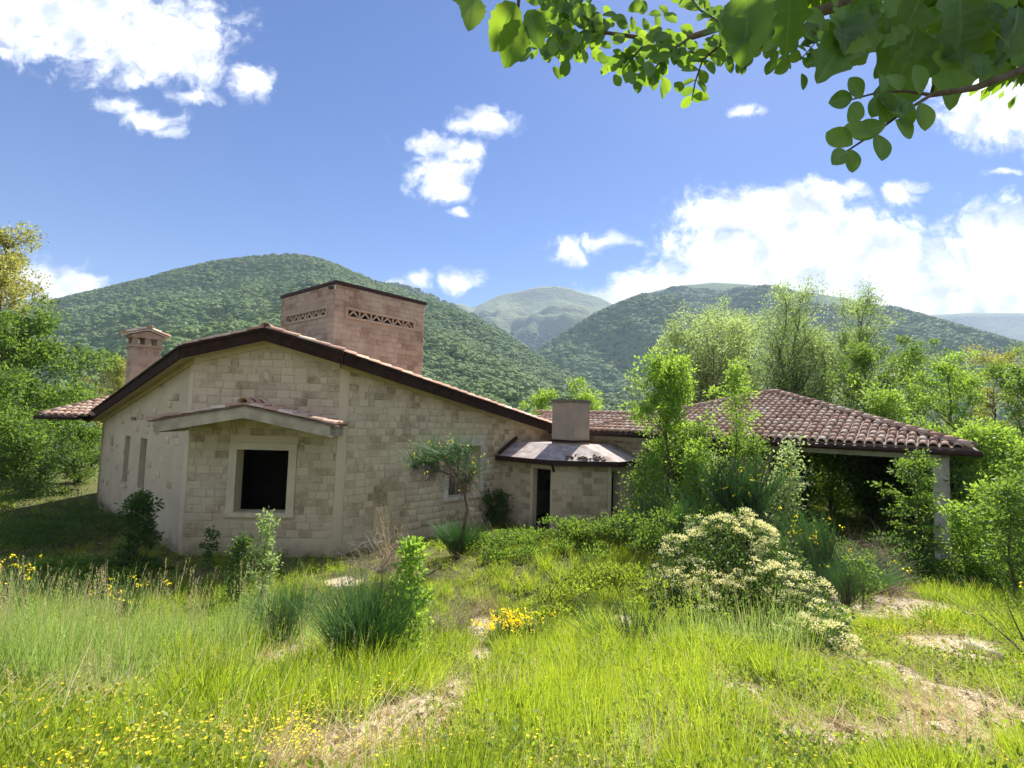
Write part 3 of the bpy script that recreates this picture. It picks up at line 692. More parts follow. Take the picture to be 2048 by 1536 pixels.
# wing roof (gabled, court side visible)
EZ = 3.33; EA = 9.4; WS = .30; WRD = 2.25
def wing(a, b, dz=0): return ab(a, b, EZ + dz + WS * ((a - EA) if a <= EA + WRD else (2 * WRD - (a - EA))))
wr = MB()
P3 = [wing(EA, 2.2), wing(EA, -4.1), wing(EA + WRD, -4.1), wing(EA + WRD, 2.2)]; wr.prism(P3[::-1], (0, 0, .07))
P3 = [wing(EA + WRD + .001, 2.2), wing(EA + WRD + .001, -4.1), wing(EA + 2 * WRD + .8, -4.1), wing(EA + 2 * WRD + .8, 2.2)]; wr.prism(P3[::-1], (0, 0, .07))
wing_roof = wr.build('roof', MAT['deck'], house)
mb = MB(); mb.box(ab(EA + .3, -.95, EZ - .01), (3.1, .3, .03), V, U); mb.build('soffit', MAT['soffit'], wing_roof)
wt = tile_field(wing(EA, -4.15, .07), (-U - Z * WS).normalized(), V, 0, 27, 7, lambda p: (p - Bp).dot(U) < EA + WRD - .05 and (p - Mp).dot(Wd) > 6.2)
wt += tile_line(wing(EA + WRD, -4.1, .12), wing(EA + WRD, 2.4, .12), .02, .36, 1.35)
mb = MB(); mb.tube([ab(EA - .07, .6, EZ + .0), ab(EA - .07, -4.1, EZ - .01)], .075, 8); mb.tube([ab(EA - .07, -4.1, EZ - .01), ab(EA - .07, -7.2, EZ - .02)], .07, 8)
mb.build('gutter', MAT['gutter'], wing_roof, True)
lay_tiles(wt + verge[:] + ridge[:8], wing_roof if False else roof, 225)
lay_tiles(tl + ridge[8:], roof, 0)

# rear porch roof seen past the left corner
mb = MB(); PZ = 3.34
def rp(w, n): return wn(w, n, PZ + .30 * (n - 5.6))
mb.prism([rp(-9.95, 5.6), rp(-8.75, 5.6), rp(-8.75, 8.6), rp(-9.0, 8.6)], (0, 0, .07)); pr_ = mb.build('roof', MAT['deck'], house)
pt = tile_field(rp(-9.95, 5.6) + Z * .07, (-Nd - Z * .30).normalized(), Wd, 0, 10, 9, lambda p: (p - Mp).dot(Wd) > -9.9 + .32 * ((p - Mp).dot(Nd) - 5.6))
pt += tile_line(rp(-9.95, 5.6) + Z * .1, rp(-9.0, 8.6) + Z * .1, .02, .36, 1.2)
lay_tiles(pt, pr_, 60)
mb = MB(); mb.tube([wn(-10.05, 5.53, PZ + .0), wn(-8.6, 5.53, PZ)], .065, 8); mb.tube([wn(-10.05, 5.53, PZ), wn(-9.1, 8.7, PZ)], .065, 8); mb.build('gutter', MAT['gutter'], pr_, True)

# tower --------------------------------------------------------------------
TA, TB, TS, TZ0, TZ1 = 2.21, 4.33, 4.1, 4.6, 8.42
T0 = ab(TA, TB)
LR = (.53, 3.53, 7.32, 7.60)          # lattice in the right face (along U)
LLf = (.53, 3.57, 7.34, 7.61)         # lattice in the left face (along V)
mb = MB(); wall_body(mb, T0, U, -V, [(0, TZ1), (TS, TZ1)], TZ0, [LR], .3); wall_body(mb, T0 + V * .3001, V, -U, [(0, TZ1), (TS - .3001, TZ1)], TZ0, [(LLf[0] - .3, LLf[1] - .3, LLf[2], LLf[3])], .3)
wall_body(mb, T0 + V * TS, U, V, [(.3001, TZ1), (TS, TZ1)], TZ0, [(.6, 3.5, 7.3, 7.6)], .3); wall_body(mb, T0 + U * TS, V, U, [(.3001, TZ1), (TS - .3001, TZ1)], TZ0, [(.6, 3.5, 7.3, 7.6)], .3)
tower = mb.build('tower', MAT['tower_mortar'], house)
tb = cover(T0, U, -V, [(0, TZ1), (TS, TZ1)], 4.8, [(LR[0] - .12, LR[1] + .12, LR[2] - .08, LR[3] + .08)], .36, .205, .012)
tb2 = cover(T0, V, -U, [(0, TZ1), (TS, TZ1)], 4.8, [(LLf[0] - .12, LLf[1] + .12, LLf[2] - .08, LLf[3] + .08)], .36, .205, .012)
lay_blocks([tb + tb2], [tower], MAT['tower'], 0, (.004, .014))
mb = MB(); mb.box(T0 + (U + V) * (TS / 2) + Z * (TZ1 + .055), (TS / 2 + .06, TS / 2 + .06, .05), U, V); mb.box(T0 + (U + V) * (TS / 2) + Z * (TZ1 + .12), (TS / 2 + .02, TS / 2 + .02, .015), U, V)
mb.build('coping', MAT['gutter'], tower)
mb = MB(); mb.box(T0 + (U + V) * (TS / 2) + Z * 6.9, (TS / 2 - .31, TS / 2 - .31, .03), U, V); mb.build('tower_floor', simple('brown_render', (.2, .12, .08), (.15, .09, .06), 3), tower)
for (O, D, Nn, h) in ((T0, U, -V, LR), (T0, V, -U, LLf)):
    n = 6; st = (h[1] - h[0]) / n; zl, zh = h[2] + .02, h[3] - .02
    q = MB()
    for za, zb in ((h[2] - .07, h[2] + .02), (h[3] - .02, h[3] + .07)):
        q.box(O + D * ((h[0] + h[1]) / 2) + Nn * .0 + Z * ((za + zb) / 2), ((h[1] - h[0]) / 2 + .1, .045, (zb - za) / 2), D, Nn)
    for s in (h[0] - .05, h[1] + .05): q.box(O + D * s + Z * ((zl + zh) / 2), (.05, .044, (zh - zl) / 2 + .001), D, Nn)
    lf = q.build('lattice', MAT['tower'], tower)
    for i in range(n):
        q = MB(); s = h[0] + i * st
        if i: q.box(O + D * s - Nn * .02 + Z * ((zl + zh) / 2), (.025, .04, (zh - zl) / 2 - .001), D, Nn)
        q.bar(O + D * (s + .04) - Nn * .02 + Z * zl, O + D * (s + st / 2 + .01) - Nn * .02 + Z * (zh - .01), .045, .06, Nn.cross(D)); q.bar(O + D * (s + st - .04) - Nn * .021 + Z * zl, O + D * (s + st / 2 - .01) - Nn * .021 + Z * (zh - .01), .045, .06, Nn.cross(D))
        q.build('lattice_bar', MAT['trim'] if False else MAT['tower_mortar'], tower)
# floodlight on the tower corner
fl = thing('floodlight', T0 - (U + V) * .12 + Z * 8.2, 'small dark floodlight bracketed to the top corner of the tower', 'floodlight')
mb = MB(); mb.box(T0 - (U + V) * .17 - Wd * .08 + Z * 8.22, (.09, .05, .06), Wd, (Nd * .9 + Z * .4).normalized(), (Z * .9 - Nd * .4).normalized()); mb.build('lamp_head', MAT['lamp'], fl)
mb = MB(); mb.tube([T0 - Nd * .01 + Z * 8.33, T0 - Nd * .12 + Z * 8.3, T0 - Nd * .18 + Wd * .03 + Z * 8.16, T0 - Nd * .2 - Wd * .06 + Z * 8.15], .02, 6); mb.build('bracket', MAT['palewood'], fl)

# left chimney with its small gabled cap -------------------------------------
CH = ab(-2.26, 10.32)
def chp(a, b, z): return CH + U * a + V * b + Z * z
mb = MB(); mb.box(chp(.44, .33, 4.6), (.44, .33, 1.42), U, V); ch = mb.build('chimney', MAT['tower_mortar'], house)
cb = cover(CH, U, -V, [(0, 6.0), (.88, 6.0)], 4.3, [], .3, .2, .012) + cover(CH, V, -U, [(0, 6.0), (.66, 6.0)], 4.3, [], .3, .2, .012)
lay_blocks([cb], [ch], MAT['tower'], 40, (.004, .012), 'chimney_courses')
mb = MB(); mb.box(chp(.44, .33, 6.06), (.50, .39, .045), U, V)
for (a, b) in ((.07, .06), (.81, .06), (.07, .6), (.81, .6), (.44, .06), (.44, .6)): mb.box(chp(a, b, 6.225), (.08, .07, .125), U, V)
mb.box(chp(.44, .33, 6.40), (.52, .41, .05), U, V); mb.prism([chp(-.08, -.08, 6.451), chp(.96, -.08, 6.451), chp(.44, -.08, 6.62)], V * .82); mb.build('chimney_head', MAT['tower_mortar'], ch)
mb = MB(); mb.prism([chp(-.2, -.16, 6.43), chp(.44, -.16, 6.655), chp(.44, -.16, 6.70), chp(-.2, -.16, 6.475)], V * .98); mb.prism([chp(1.08, -.16, 6.43), chp(1.08, -.16, 6.475), chp(.441, -.16, 6.70), chp(.441, -.16, 6.655)], V * .98)
mb.build('chimney_roof', MAT['concrete'], ch)
ct = tile_field(chp(-.22, -.17, 6.48), (-U - Z * .35).normalized(), V, 0, 5, 2, lambda p: True, .2, .33) + tile_field(chp(1.10, -.17, 6.48), (U - Z * .35).normalized(), V, 0, 5, 2, lambda p: True, .2, .33) + tile_line(chp(.44, -.2, 6.74), chp(.44, .86, 6.74), .0, .33, 1.1)
for m in ct: a = m.copy(); a.translation -= LOC[ch.name]; o = bpy.data.objects.new('tile', TP); COL.objects.link(o); o.parent = ch; o.matrix_local = a

# canopy over the front window --------------------------------------------------
CD, CW2, CS = 1.3, 2.0, .20; CZ = 3.62
def cp(w, n, dz=0): return wn(w, n, CZ - CS * abs(w) + dz)
mb = MB(); mb.cur = .2
mb.prism([cp(-CW2, -CD), cp(0, -CD), cp(0, -CD, .27), cp(-CW2, -CD, .27)], Nd * .12); mb.prism([cp(0.001, -CD), cp(CW2, -CD), cp(CW2, -CD, .27), cp(0.001, -CD, .27)], Nd * .12)
mb.prism([cp(-CW2, -CD + .121, .15), cp(0, -CD + .121, .15), cp(0, -CD + .121, .26), cp(-CW2, -CD + .121, .26)], Nd * 1.17); mb.prism([cp(.001, -CD + .121, .15), cp(CW2, -CD + .121, .15), cp(CW2, -CD + .121, .26), cp(.001, -CD + .121, .26)], Nd * 1.17)
for sg in (-1, 1): mb.prism([cp(sg * (CW2 - .12), -CD + .121, .02), cp(sg * (CW2 - .001), -CD + .121, .0), cp(sg * (CW2 - .001), -CD + .121, .149), cp(sg * (CW2 - .12), -CD + .121, .149)], Nd * 1.165)
can = mb.build('canopy', MAT['canopy'], house)
mb = MB(); mb.prism([cp(-CW2 - .12, -CD - .04, .275), cp(0, -CD - .04, .275), cp(0, -CD - .04, .305), cp(-CW2 - .12, -CD - .04, .305)], Nd * 1.32); mb.prism([cp(.001, -CD - .04, .275), cp(CW2 + .12, -CD - .04, .275), cp(CW2 + .12, -CD - .04, .305), cp(.001, -CD - .04, .305)], Nd * 1.32); mb.build('canopy_deck', MAT['deck'], can)
kt = []
for sg in (1, -1):
    kt += tile_field(cp(sg * (CW2 + .15), -CD - .05, .31), (Wd * sg - Z * CS).normalized(), Nd, 0, 6, 6, lambda p: abs((p - Mp).dot(Wd)) > .05)
kt += tile_line(cp(0, -CD - .12, .36), cp(0, -.02, .36), .02, .36, 1.35)
for m in kt: a = m.copy(); a.translation -= LOC[can.name]; o = bpy.data.objects.new('tile', TP); COL.objects.link(o); o.parent = can; o.matrix_local = a

# ------------------------------------------------------------ annex in the inner corner
AN = ab(7.6, -1.8)
annex = thing('stone_annex', AN, 'low stone block annex with grey felt roof and square chimney beside the larger house', 'outbuilding')
c1, c2, c3, c4 = ab(6.6, .0), ab(6.6, -2.25), ab(7.99, -3.64), ab(9.99, -3.64)
AH = 2.30
mb = MB(); wall_body(mb, c1 - V * .0, -V, -U, [(.01, AH), (2.25, AH)], FZ, [(1.42, 2.17, FZ, 2.14)], .25); aw1 = mb.build('wall', MAT['mortar'], annex)
mb = MB(); dW = (c3 - c2).normalized(); nW = Vector((dW.y, -dW.x, 0)); LW = (c3 - c2).length; wall_body(mb, c2, dW, nW, [(0, AH), (LW, AH)], FZ, [], .25); aw2 = mb.build('wall', MAT['mortar'], annex)
mb = MB(); wall_body(mb, c3, U, -V, [(0.0, AH), (2.0, AH)], FZ, [(.05, .62, FZ, 2.12)], .25); aw3 = mb.build('wall', MAT['plaster'], annex)
ablk = [cover(c1, -V, -U, [(.01, AH - .02), (2.25, AH - .02)], -.1, [(1.33, 2.25, -.4, 2.3)], .3, .2), cover(c2 + dW * .0, dW, nW, [(0, AH - .02), (LW - .1, AH - .02)], -.1, [], .33, .2)]
lay_blocks(ablk, [aw1, aw2], MAT['block'], 170)
mb = MB(); mb.box(c3 - dW * .05 + nW * .012 + Z * 1.1, (.05, .02, 1.2), dW, nW); mb.build('corner_strip', MAT['trim'], annex)
# roof: facets running up to the chimney foot
CC = ab(8.05, -1.95)     # chimney centre
rz = 2.42; rt = 2.92
e1, e2, e3, e4 = ab(6.25, .0), ab(6.25, -2.42), ab(7.86, -4.0), ab(9.98, -4.0)
def zz(p, z): return Vector((p.x, p.y, z))
k1, k2, k3, k4 = ab(7.35, .0), ab(7.45, -2.15), ab(7.85, -2.6), ab(9.98, -2.6)
mb = MB()
for (a, b, c, d) in ((e1, e2, k2, k1), (e2, e3, k3, k2), (e3, e4, k4, k3)): mb.prism([zz(a, rz), zz(b, rz), zz(c, rt), zz(d, rt)], (0, 0, .03))
mb.prism([zz(k1, rt), zz(k2, rt), zz(k3, rt), zz(k4, rt), zz(ab(9.98, 0), rt)], (0, 0, .028)); ar = mb.build('roof', MAT['felt'], annex)
mb = MB()
pl = [e1, e2, e3, e4]
for a, b in zip(pl[:-1], pl[1:]):
    d = (b - a).normalized(); nn = Vector((d.y, -d.x, 0)); f4 = [zz(a, rz - .11), zz(b, rz - .11), zz(b, rz + .06), zz(a, rz + .06)]; 
    j = nn * .05; f5 = [p + j for p in f4]; mb.hexa(f4, f5)
mb.build('gutter', MAT['gutter'], ar)
mb = MB()
for (a, b, c, d) in ((ab(6.3, 0), ab(6.3, -2.4), ab(6.62, -2.24), ab(6.62, 0)), (ab(6.3, -2.4), ab(7.88, -3.95), ab(7.99, -3.62), ab(6.62, -2.24)), (ab(7.88, -3.95), ab(9.98, -3.95), ab(9.98, -3.62), ab(7.99, -3.62))): mb.prism([zz(a, AH + .005), zz(b, AH + .005), zz(c, AH + .005), zz(d, AH + .005)], (0, 0, .05))
mb.build('soffit', MAT['soffit'], ar)
mb = MB(); mb.box(CC + Z * 3.62, (.48, .48, .80), U, V); ac = mb.build('chimney', simple('chimney_render', (.40, .31, .235), (.34, .265, .2), 2.5), annex)
mb = MB(); mb.box(CC + Z * 4.47, (.52, .52, .05), U, V); mb.build('chimney_cap', simple('lichened_slab', (.2, .17, .12), (.12, .1, .07), 9), ac)
mb = MB(); mb.box(CC + Z * 3.06, (.53, .53, .045), U, V); mb.build('flashing', MAT['gutter'], ac)
# flashing along the house wall, loose chips of felt
mb = MB(); mb.bar(ab(6.3, -.08, 2.55), ab(7.3, -.08, 3.1), .04, .12); mb.build('wall_flashing', MAT['gutter'], ar)
for i in range(26):
    t = random.uniform(.15, .95); b = e2.lerp(e3, t).lerp(k2.lerp(k3, t), random.uniform(.06, .3) + (.1 if i % 5 == 0 else 0)); q = random.uniform(.03, .09)
    mb = MB(); z_ = rz + (rt - rz) * ((b - e2.lerp(e3, t)).length / (k2.lerp(k3, t) - e2.lerp(e3, t)).length) + .06
    mb.box((b.x, b.y, z_), (q, q * .6, .012), Vector((math.cos(i), math.sin(i), .1)).normalized(), Vector((-math.sin(i), math.cos(i), .05)).normalized()); mb.build('felt_chip', MAT['deck'], ar)
mb = MB(); dp = c2 + dW * .02 + nW * .1
mb.tube([zz(dp, 2.35) - U * .12, zz(dp, 2.2) - U * .04, zz(dp, 2.08)], .04, 7); mb.build('downpipe', MAT['gutter'], annex, True)
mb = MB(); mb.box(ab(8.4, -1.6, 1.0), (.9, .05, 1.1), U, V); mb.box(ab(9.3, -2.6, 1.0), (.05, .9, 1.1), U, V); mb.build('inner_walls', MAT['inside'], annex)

# ------------------------------------------------------------ open tiled pavilion (carport)
PC = ab(EA + 5.75, -6.95)   # under the apex
car = thing('carport', zz(PC, .4), 'open pavilion with a broad hipped terracotta tile roof on square concrete posts', 'carport')
HA, PS = 5.75, .30
HZ = EZ + HA * PS
def pv(a, b, dz=0):  # offsets from the apex along U, -V
    return PC + U * a - V * b + Z * (HZ - PS * max(abs(a), abs(b)) + dz)
cs = [(-HA, -HA), (-HA, HA), (HA, HA), (HA, -HA)]
mb = MB()
for i in range(4):
    a, b = cs[i], cs[(i + 1) % 4]; mb.poly([pv(*a, .07), pv(*b, .07), pv(0, 0, .07)]); mb.poly([pv(*a), pv(0, 0), pv(*b)]); mb.poly([pv(*a), pv(*b), pv(*b, .07), pv(*a, .07)])
croof = mb.build('roof', MAT['deck'], car)
tf = tile_field(pv(-HA, HA + .03, .07), (-U - Z * PS).normalized(), V, 0, 53, 18, lambda p: abs((p - PC).dot(V)) < -(p - PC).dot(U) - .12)
hip = tile_line(pv(-HA, HA, .12), pv(-.05, .05, .14), .03, .38, 1.25) + tile_line(pv(-HA, -HA, .12), pv(-.05, -.05, .14), .03, .38, 1.25)
oth = tile_field(pv(HA + .03, HA, .07), (-V * -1 * -1 - Z * PS).normalized(), -U, 0, 52, 18, lambda p: abs((p - PC).dot(U)) < -(p - PC).dot(V) - .12)
side2 = tile_field(pv(-HA, -HA, .07), (V - Z * PS).normalized(), U, 0, 52, 18, lambda p: abs((p - PC).dot(U)) < (p - PC).dot(V) - .12)
lay_tiles(tf + hip, croof, 300)
lay_tiles(oth + side2, croof, 0, 'side_tile_rows')
mb = MB(); g0 = pv(-HA - .07, -2.2) - U * 0; 
mb.tube([zz(pv(-HA - .08, -1.45), EZ - .03), zz(pv(-HA - .08, HA + .15), EZ - .05)], .075, 8); mb.tube([zz(pv(-HA - .08, HA + .1), EZ - .05), zz(pv(HA, HA + .1), EZ - .04)], .07, 8); mb.build('gutter', MAT['gutter'], croof, True)
# tile ends' fascia board, beams, posts
mb = MB(); PO = .62
for (p, q) in (((-HA + PO, -HA + PO), (-HA + PO, HA - PO)), ((-HA + PO, HA - PO), (HA - PO, HA - PO)), ((HA - PO, HA - PO), (HA - PO, -HA + PO))):
    mb.bar(zz(pv(*p), EZ - .04), zz(pv(*q), EZ - .07), .33, .40)
mb.build('beam', MAT['concrete'], croof)
for (a, b) in ((-HA + PO, HA - PO), (-HA + PO + .8, -HA + PO + 3.4), (HA - PO, HA - PO), (.0, HA - PO), (HA - PO, -HA + PO + 3.2)):
    p = pv(a, b); mb = MB(); gz = G(p.x, p.y) - .3; mb.box((p.x, p.y, (gz + EZ - .2) / 2), (.165, .165, (EZ - .2 - gz) / 2), U, V); mb.build('post', MAT['concrete'], car)


# ================================================================== vegetation
def leaf_mesh(name, P, D, S, wr=.45, rnd=None, fold=.25, nrm=None):
    """P base points, D directions, S lengths; each leaf a folded rhomb of two triangles"""
    n = len(P); P = np.asarray(P, float); D = np.asarray(D, float); D /= np.linalg.norm(D, axis=1)[:, None] + 1e-9; S = np.asarray(S)[:, None]
    r = rs.normal(size=(n, 3)) if nrm is None else nrm
    X = np.cross(D, r); X /= np.linalg.norm(X, axis=1)[:, None] + 1e-9; Nn = np.cross(X, D)
    mid = P + D * S * .5 - Nn * S * fold * wr
    Vv = np.stack([P, mid + X * S * wr * .5 + Nn * S * fold * wr, P + D * S, mid - X * S * wr * .5 + Nn * S * fold * wr], 1).reshape(-1, 3)
    b = np.arange(n)[:, None] * 4; F = np.concatenate([b + [[0, 1, 2]], b + [[0, 2, 3]]], 0)
    return npmesh(name, Vv, F, np.repeat(rs.rand(n) if rnd is None else rnd, 4))
def sph(n):
    d = rs.normal(size=(n, 3)); return d / np.linalg.norm(d, axis=1)[:, None]
def strands(name, base, tip, bend, wd, K=4, flat=True, rnd=None, taper=.25):
    """ribbons (or three sided rods) from base towards tip, bending by 'bend' on the way"""
    n = len(base); t = np.linspace(0, 1, K)[None, :, None]
    C = base[:, None] + (tip - base)[:, None] * t + bend[:, None] * (t ** 2)
    d = tip - base + bend; X = np.cross(d, sph(n)); X /= np.linalg.norm(X, axis=1)[:, None] + 1e-9
    wv = (np.asarray(wd)[:, None, None] if np.ndim(wd) else wd) * (1 - (1 - taper) * t ** 1.5)
    if flat: ring = np.stack([C + X[:, None] * wv / 2, C - X[:, None] * wv / 2], 2); k = 2
    else:
        Y_ = np.cross(d, X); Y_ /= np.linalg.norm(Y_, axis=1)[:, None] + 1e-9
        ring = np.stack([C + (X * math.cos(a) + Y_ * math.sin(a))[:, None] * wv / 2 for a in (0, 2.094, 4.189)], 2); k = 3
    Vv = ring.reshape(-1, 3); F = []
    i0 = (np.arange(n) * K * k)[:, None] + (np.arange(K - 1) * k)[None, :]
    for j in range(1 if k == 2 else 3):
        j2 = (j + 1) % k; F.append(np.stack([i0 + j, i0 + j2, i0 + k + j2, i0 + k + j], -1).reshape(-1, 4))
    return npmesh(name, Vv, np.concatenate(F), np.repeat(rs.rand(n) if rnd is None else rnd, K * k))
def rel(P, parent): return np.asarray(P) - np.array(LOC[parent.name])
def skeleton(h, spread, r0, nl, sub, seed, lift=.5, first=.25, lean=(0, 0), wob=.08, stems=1):
    """returns tubes [(points, radii)] and twig end points with directions, at origin"""
    rg = random.Random(seed); tubes = []; ends = []
    for s in range(stems):
        a0 = rg.uniform(0, 6.28); off = Vector((math.cos(a0), math.sin(a0), 0)) * (0 if stems == 1 else rg.uniform(.04, .12) * h)
        hh = h * (1 if s == 0 else rg.uniform(.65, .95)); n = 8; tp = []
        px = Vector((0, 0, 0)) if stems == 1 else off * .35
        for i in range(n + 1):
            t = i / n; tp.append(Vector((lean[0] * hh * t * t, lean[1] * hh * t * t, hh * t * .93)) + off * t * 1.6 + px * (1 - t) + Vector((rg.uniform(-1, 1), rg.uniform(-1, 1), 0)) * wob * hh * .25 * min(t * 3, 1))
        tr = [r0 * (1 - .86 * (i / n) ** .9) for i in range(n + 1)]; tubes.append((tp, tr))
        for l in range(nl):
            t = first + (1 - first) * (l + rg.random()) / nl; t = min(t, .98); k = t * n; i = min(int(k), n - 1); b = tp[i].lerp(tp[i + 1], k - i)
            an = l * 2.4 + rg.uniform(-.5, .5); prof = math.sin(math.pi * min(1, (t - first * .6) / (1 - first * .6)) ** .8) * .62 + .38
            ln = spread * prof * rg.uniform(.45, 1.35); d = Vector((math.cos(an), math.sin(an), lift + rg.uniform(-.2, .35) + .5 * t)).normalized()
            bp = [b]; cur = b; dd = d.copy()
            for q in range(4): dd = (dd + Vector((rg.uniform(-.25, .25), rg.uniform(-.25, .25), rg.uniform(-.05, .2)))).normalized(); cur = cur + dd * ln / 4; bp.append(cur)
            rb = max(tr[i] * .45, r0 * .06); tubes.append((bp, [rb * (1 - .8 * q / 4) for q in range(5)]))
            for z in range(sub):
                q = 1 + z * 3 / max(sub, 1); qi = min(int(q), 3); b2 = bp[qi].lerp(bp[qi + 1], q - qi); d2 = (dd + Vector((rg.uniform(-1, 1), rg.uniform(-1, 1), rg.uniform(-.3, .7)))).normalized(); l2 = ln * rg.uniform(.25, .5)
                e = b2 + d2 * l2; tubes.append(([b2, b2.lerp(e, .5) + Vector((0, 0, .04 * l2)), e], [rb * .4, rb * .25, rb * .1])); ends.append((e, d2)); ends.append((b2.lerp(e, .5), d2))
            ends.append((bp[4], dd)); ends.append((bp[3], dd))
        ends.append((tp[-1], Vector((0, 0, 1))))
    return tubes, ends
def tree(name, loc, label, cat, h, spread, r0, nl, sub, seed, leafm, nleaf, lsize, clump, group=None, lift=.5, first=.25, lean=(0, 0), stems=1, barkm='bark', wr=.5, squash=.8, droop=0):
    loc = Vector(loc); t = thing(name, loc, label, cat, group)
    tubes, ends = skeleton(h, spread, r0, nl, sub, seed, lift, first, lean, .08, stems)
    mb = MB()
    for p, r in tubes[:]:
        mb.tube([loc + q for q in p], r, 6 if r[0] > .03 else 4)
    mb.build('trunk', MAT[barkm], t, True)
    E_ = np.array([e[0][:] for e in ends]); E_ = E_[rs.rand(len(E_)) < .72]; wts = rs.rand(len(E_)) ** 1.5 + .08; k = rs.choice(len(E_), nleaf, p=wts / wts.sum())
    cs_ = clump * rs.uniform(.35, 1.25, len(E_))
    d = sph(nleaf); rr = rs.rand(nleaf) ** .5; P = E_[k] + d * (rr * cs_[k])[:, None] * [1, 1, squash]
    D = d + np.array([0, 0, .25 - droop]) + rs.normal(size=(nleaf, 3)) * .6
    rn = np.clip(rs.rand(len(E_))[k] * .55 + rs.rand(nleaf) * .45, 0, 1)
    meshobj('crown', leaf_mesh('crown', P, D, lsize * rs.uniform(.6, 1.3, nleaf), wr, rn), MAT[leafm], t)
    return t
def copy_tree(src, loc, rz, sc, label=None):
    def cp_(o, par):
        c = o.copy(); COL.objects.link(c)
        if par: c.parent = par
        LOC[c.name] = LOC[o.name]
        for ch in o.children: cp_(ch, c)
        return c
    c = cp_(src, None); c.location = loc; c.rotation_euler = (0, 0, rz); c.scale = sc if hasattr(sc, '__len__') else (sc,) * 3
    LOC[c.name] = Vector(loc)
    if label: c['label'] = label
    return c
def gat(px, Y):
    """ground point under picture column px at depth Y"""
    x = ray(px, 850).x * Y; return Vector((x, Y, G(x, Y)))
def top_h(px, py, Y): return (at(px, py, Y).z - G(ray(px, py).x * Y, Y))

GB = 'broadleaf trees standing behind the house and carport'
# left side
tree('broadleaf_tree', gat(10, 23), 'large dense yellow green leafy tree at the left edge of the view', 'tree', top_h(20, 655, 23), 3.0, .2, 26, 4, 11, 'leaf_lush', 30000, .17, .85, None, .35, .05)
tree('broadleaf_tree', gat(-70, 19), 'dark lower leafy tree in front of the large yellow green one at far left', 'tree', 4.2, 2.3, .13, 18, 4, 12, 'leaf_lush', 15000, .14, .75, None, .3, .02)
tree('broadleaf_tree', gat(85, 27), 'round leafy bush tree behind the left corner of the house', 'tree', 4.3, 2.2, .12, 20, 4, 13, 'leaf_lush', 17000, .15, .75, None, .3, .02)
tree('tall_tree', gat(-25, 31), 'tall thin tree with pale olive yellow foliage at the left edge against the sky', 'tree', top_h(20, 455, 31), 3.4, .22, 20, 4, 14, 'leaf_olive', 15000, .17, .75, None, .5, .35)
tree('olive_green_tree', gat(225, 44), 'small olive green tree seen between the left chimney and the porch roof', 'tree', top_h(225, 715, 44), 2.6, .15, 16, 4, 15, 'leaf_olive', 9000, .17, .8, None, .4, .1)
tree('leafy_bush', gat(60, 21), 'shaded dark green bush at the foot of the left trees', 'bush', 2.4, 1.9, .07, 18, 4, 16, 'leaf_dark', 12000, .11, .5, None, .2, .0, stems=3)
tree('leafy_bush', gat(165, 25), 'sunlit light green bush beside the left corner of the house', 'bush', 2.6, 1.6, .07, 16, 4, 17, 'leaf_lush', 9000, .12, .5, None, .3, .0, stems=3)
# behind the wing
tree('small_tree', gat(1150, 34), 'sparse little tree with yellow green top above the wing roof', 'tree', top_h(1145, 755, 34), 1.5, .08, 12, 3, 18, 'leaf_bright', 1800, .17, .5, None, .6, .3)
tree('small_tree', gat(1085, 30), 'rounded light green tree top left of the annex chimney', 'tree', top_h(1085, 790, 30), 1.7, .08, 14, 3, 19, 'leaf_bright', 3600, .15, .5, None, .5, .1)
tree('small_tree', gat(1178, 29), 'rounded light green tree top right of the annex chimney', 'tree', top_h(1180, 782, 29), 1.3, .08, 14, 3, 20, 'leaf_bright', 3200, .15, .5, None, .5, .1)
# poplars
tree('poplar_tree', gat(1395, 30), 'broad loose poplar rising behind the left half of the carport roof', 'tree', top_h(1400, 620, 30), 3.3, .17, 30, 5, 21, 'leaf_silver', 36000, .125, .8, None, .6, .08, stems=4)
tree('poplar_tree', gat(1560, 33), 'tall slim silvery poplar behind the carport roof, the left one of the tall pair', 'tree', top_h(1552, 572, 33), 3.3, .16, 30, 5, 22, 'leaf_silver', 36000, .125, .8, None, .65, .08, stems=4)
tree('poplar_tree', gat(1648, 34), 'tall slim silvery poplar behind the carport roof, the right one of the tall pair', 'tree', top_h(1640, 577, 34), 3.3, .16, 30, 5, 23, 'leaf_silver', 36000, .125, .8, None, .65, .08, stems=3)
bt = [(1345, 31, 640, 2.2, 'leaf_silver', 'feathery pale tree at the left flank of the poplars'), (1465, 32, 640, 2.6, 'leaf_silver', 'feathery pale tree between the broad poplar and the tall pair'), (1715, 31, 655, 2.4, 'leaf_silver', 'feathery pale tree at the right flank of the poplars'), (1730, 27, 705, 2.6, 'leaf_lush', 'bushy green tree just right of the poplars behind the carport'), (1820, 31, 690, 2.8, 'leaf_lush', 'tree with a visible dark stem behind the right slope of the carport roof'),
      (1905, 26, 715, 2.6, 'leaf_bright', 'bright yellow green tree above the right end of the carport roof'), (1990, 34, 705, 3.2, 'leaf_olive', 'duller olive tree behind the bright one near the right edge'),
      (2060, 24, 735, 2.6, 'leaf_lush', 'leafy tree cut off by the right edge of the view'), (1330, 36, 745, 2.4, 'leaf_lush', 'darker green tree low behind the wing roof and the poplars'),
      (1480, 38, 690, 3.0, 'leaf_lush', 'dense green tree filling the gap between the poplars'), (2140, 30, 700, 3.2, 'leaf_lush', 'broad green tree outside the bright ones at far right'), (1775, 23, 790, 2.0, 'leaf_bright', 'light green young tree close behind the carport roof')]
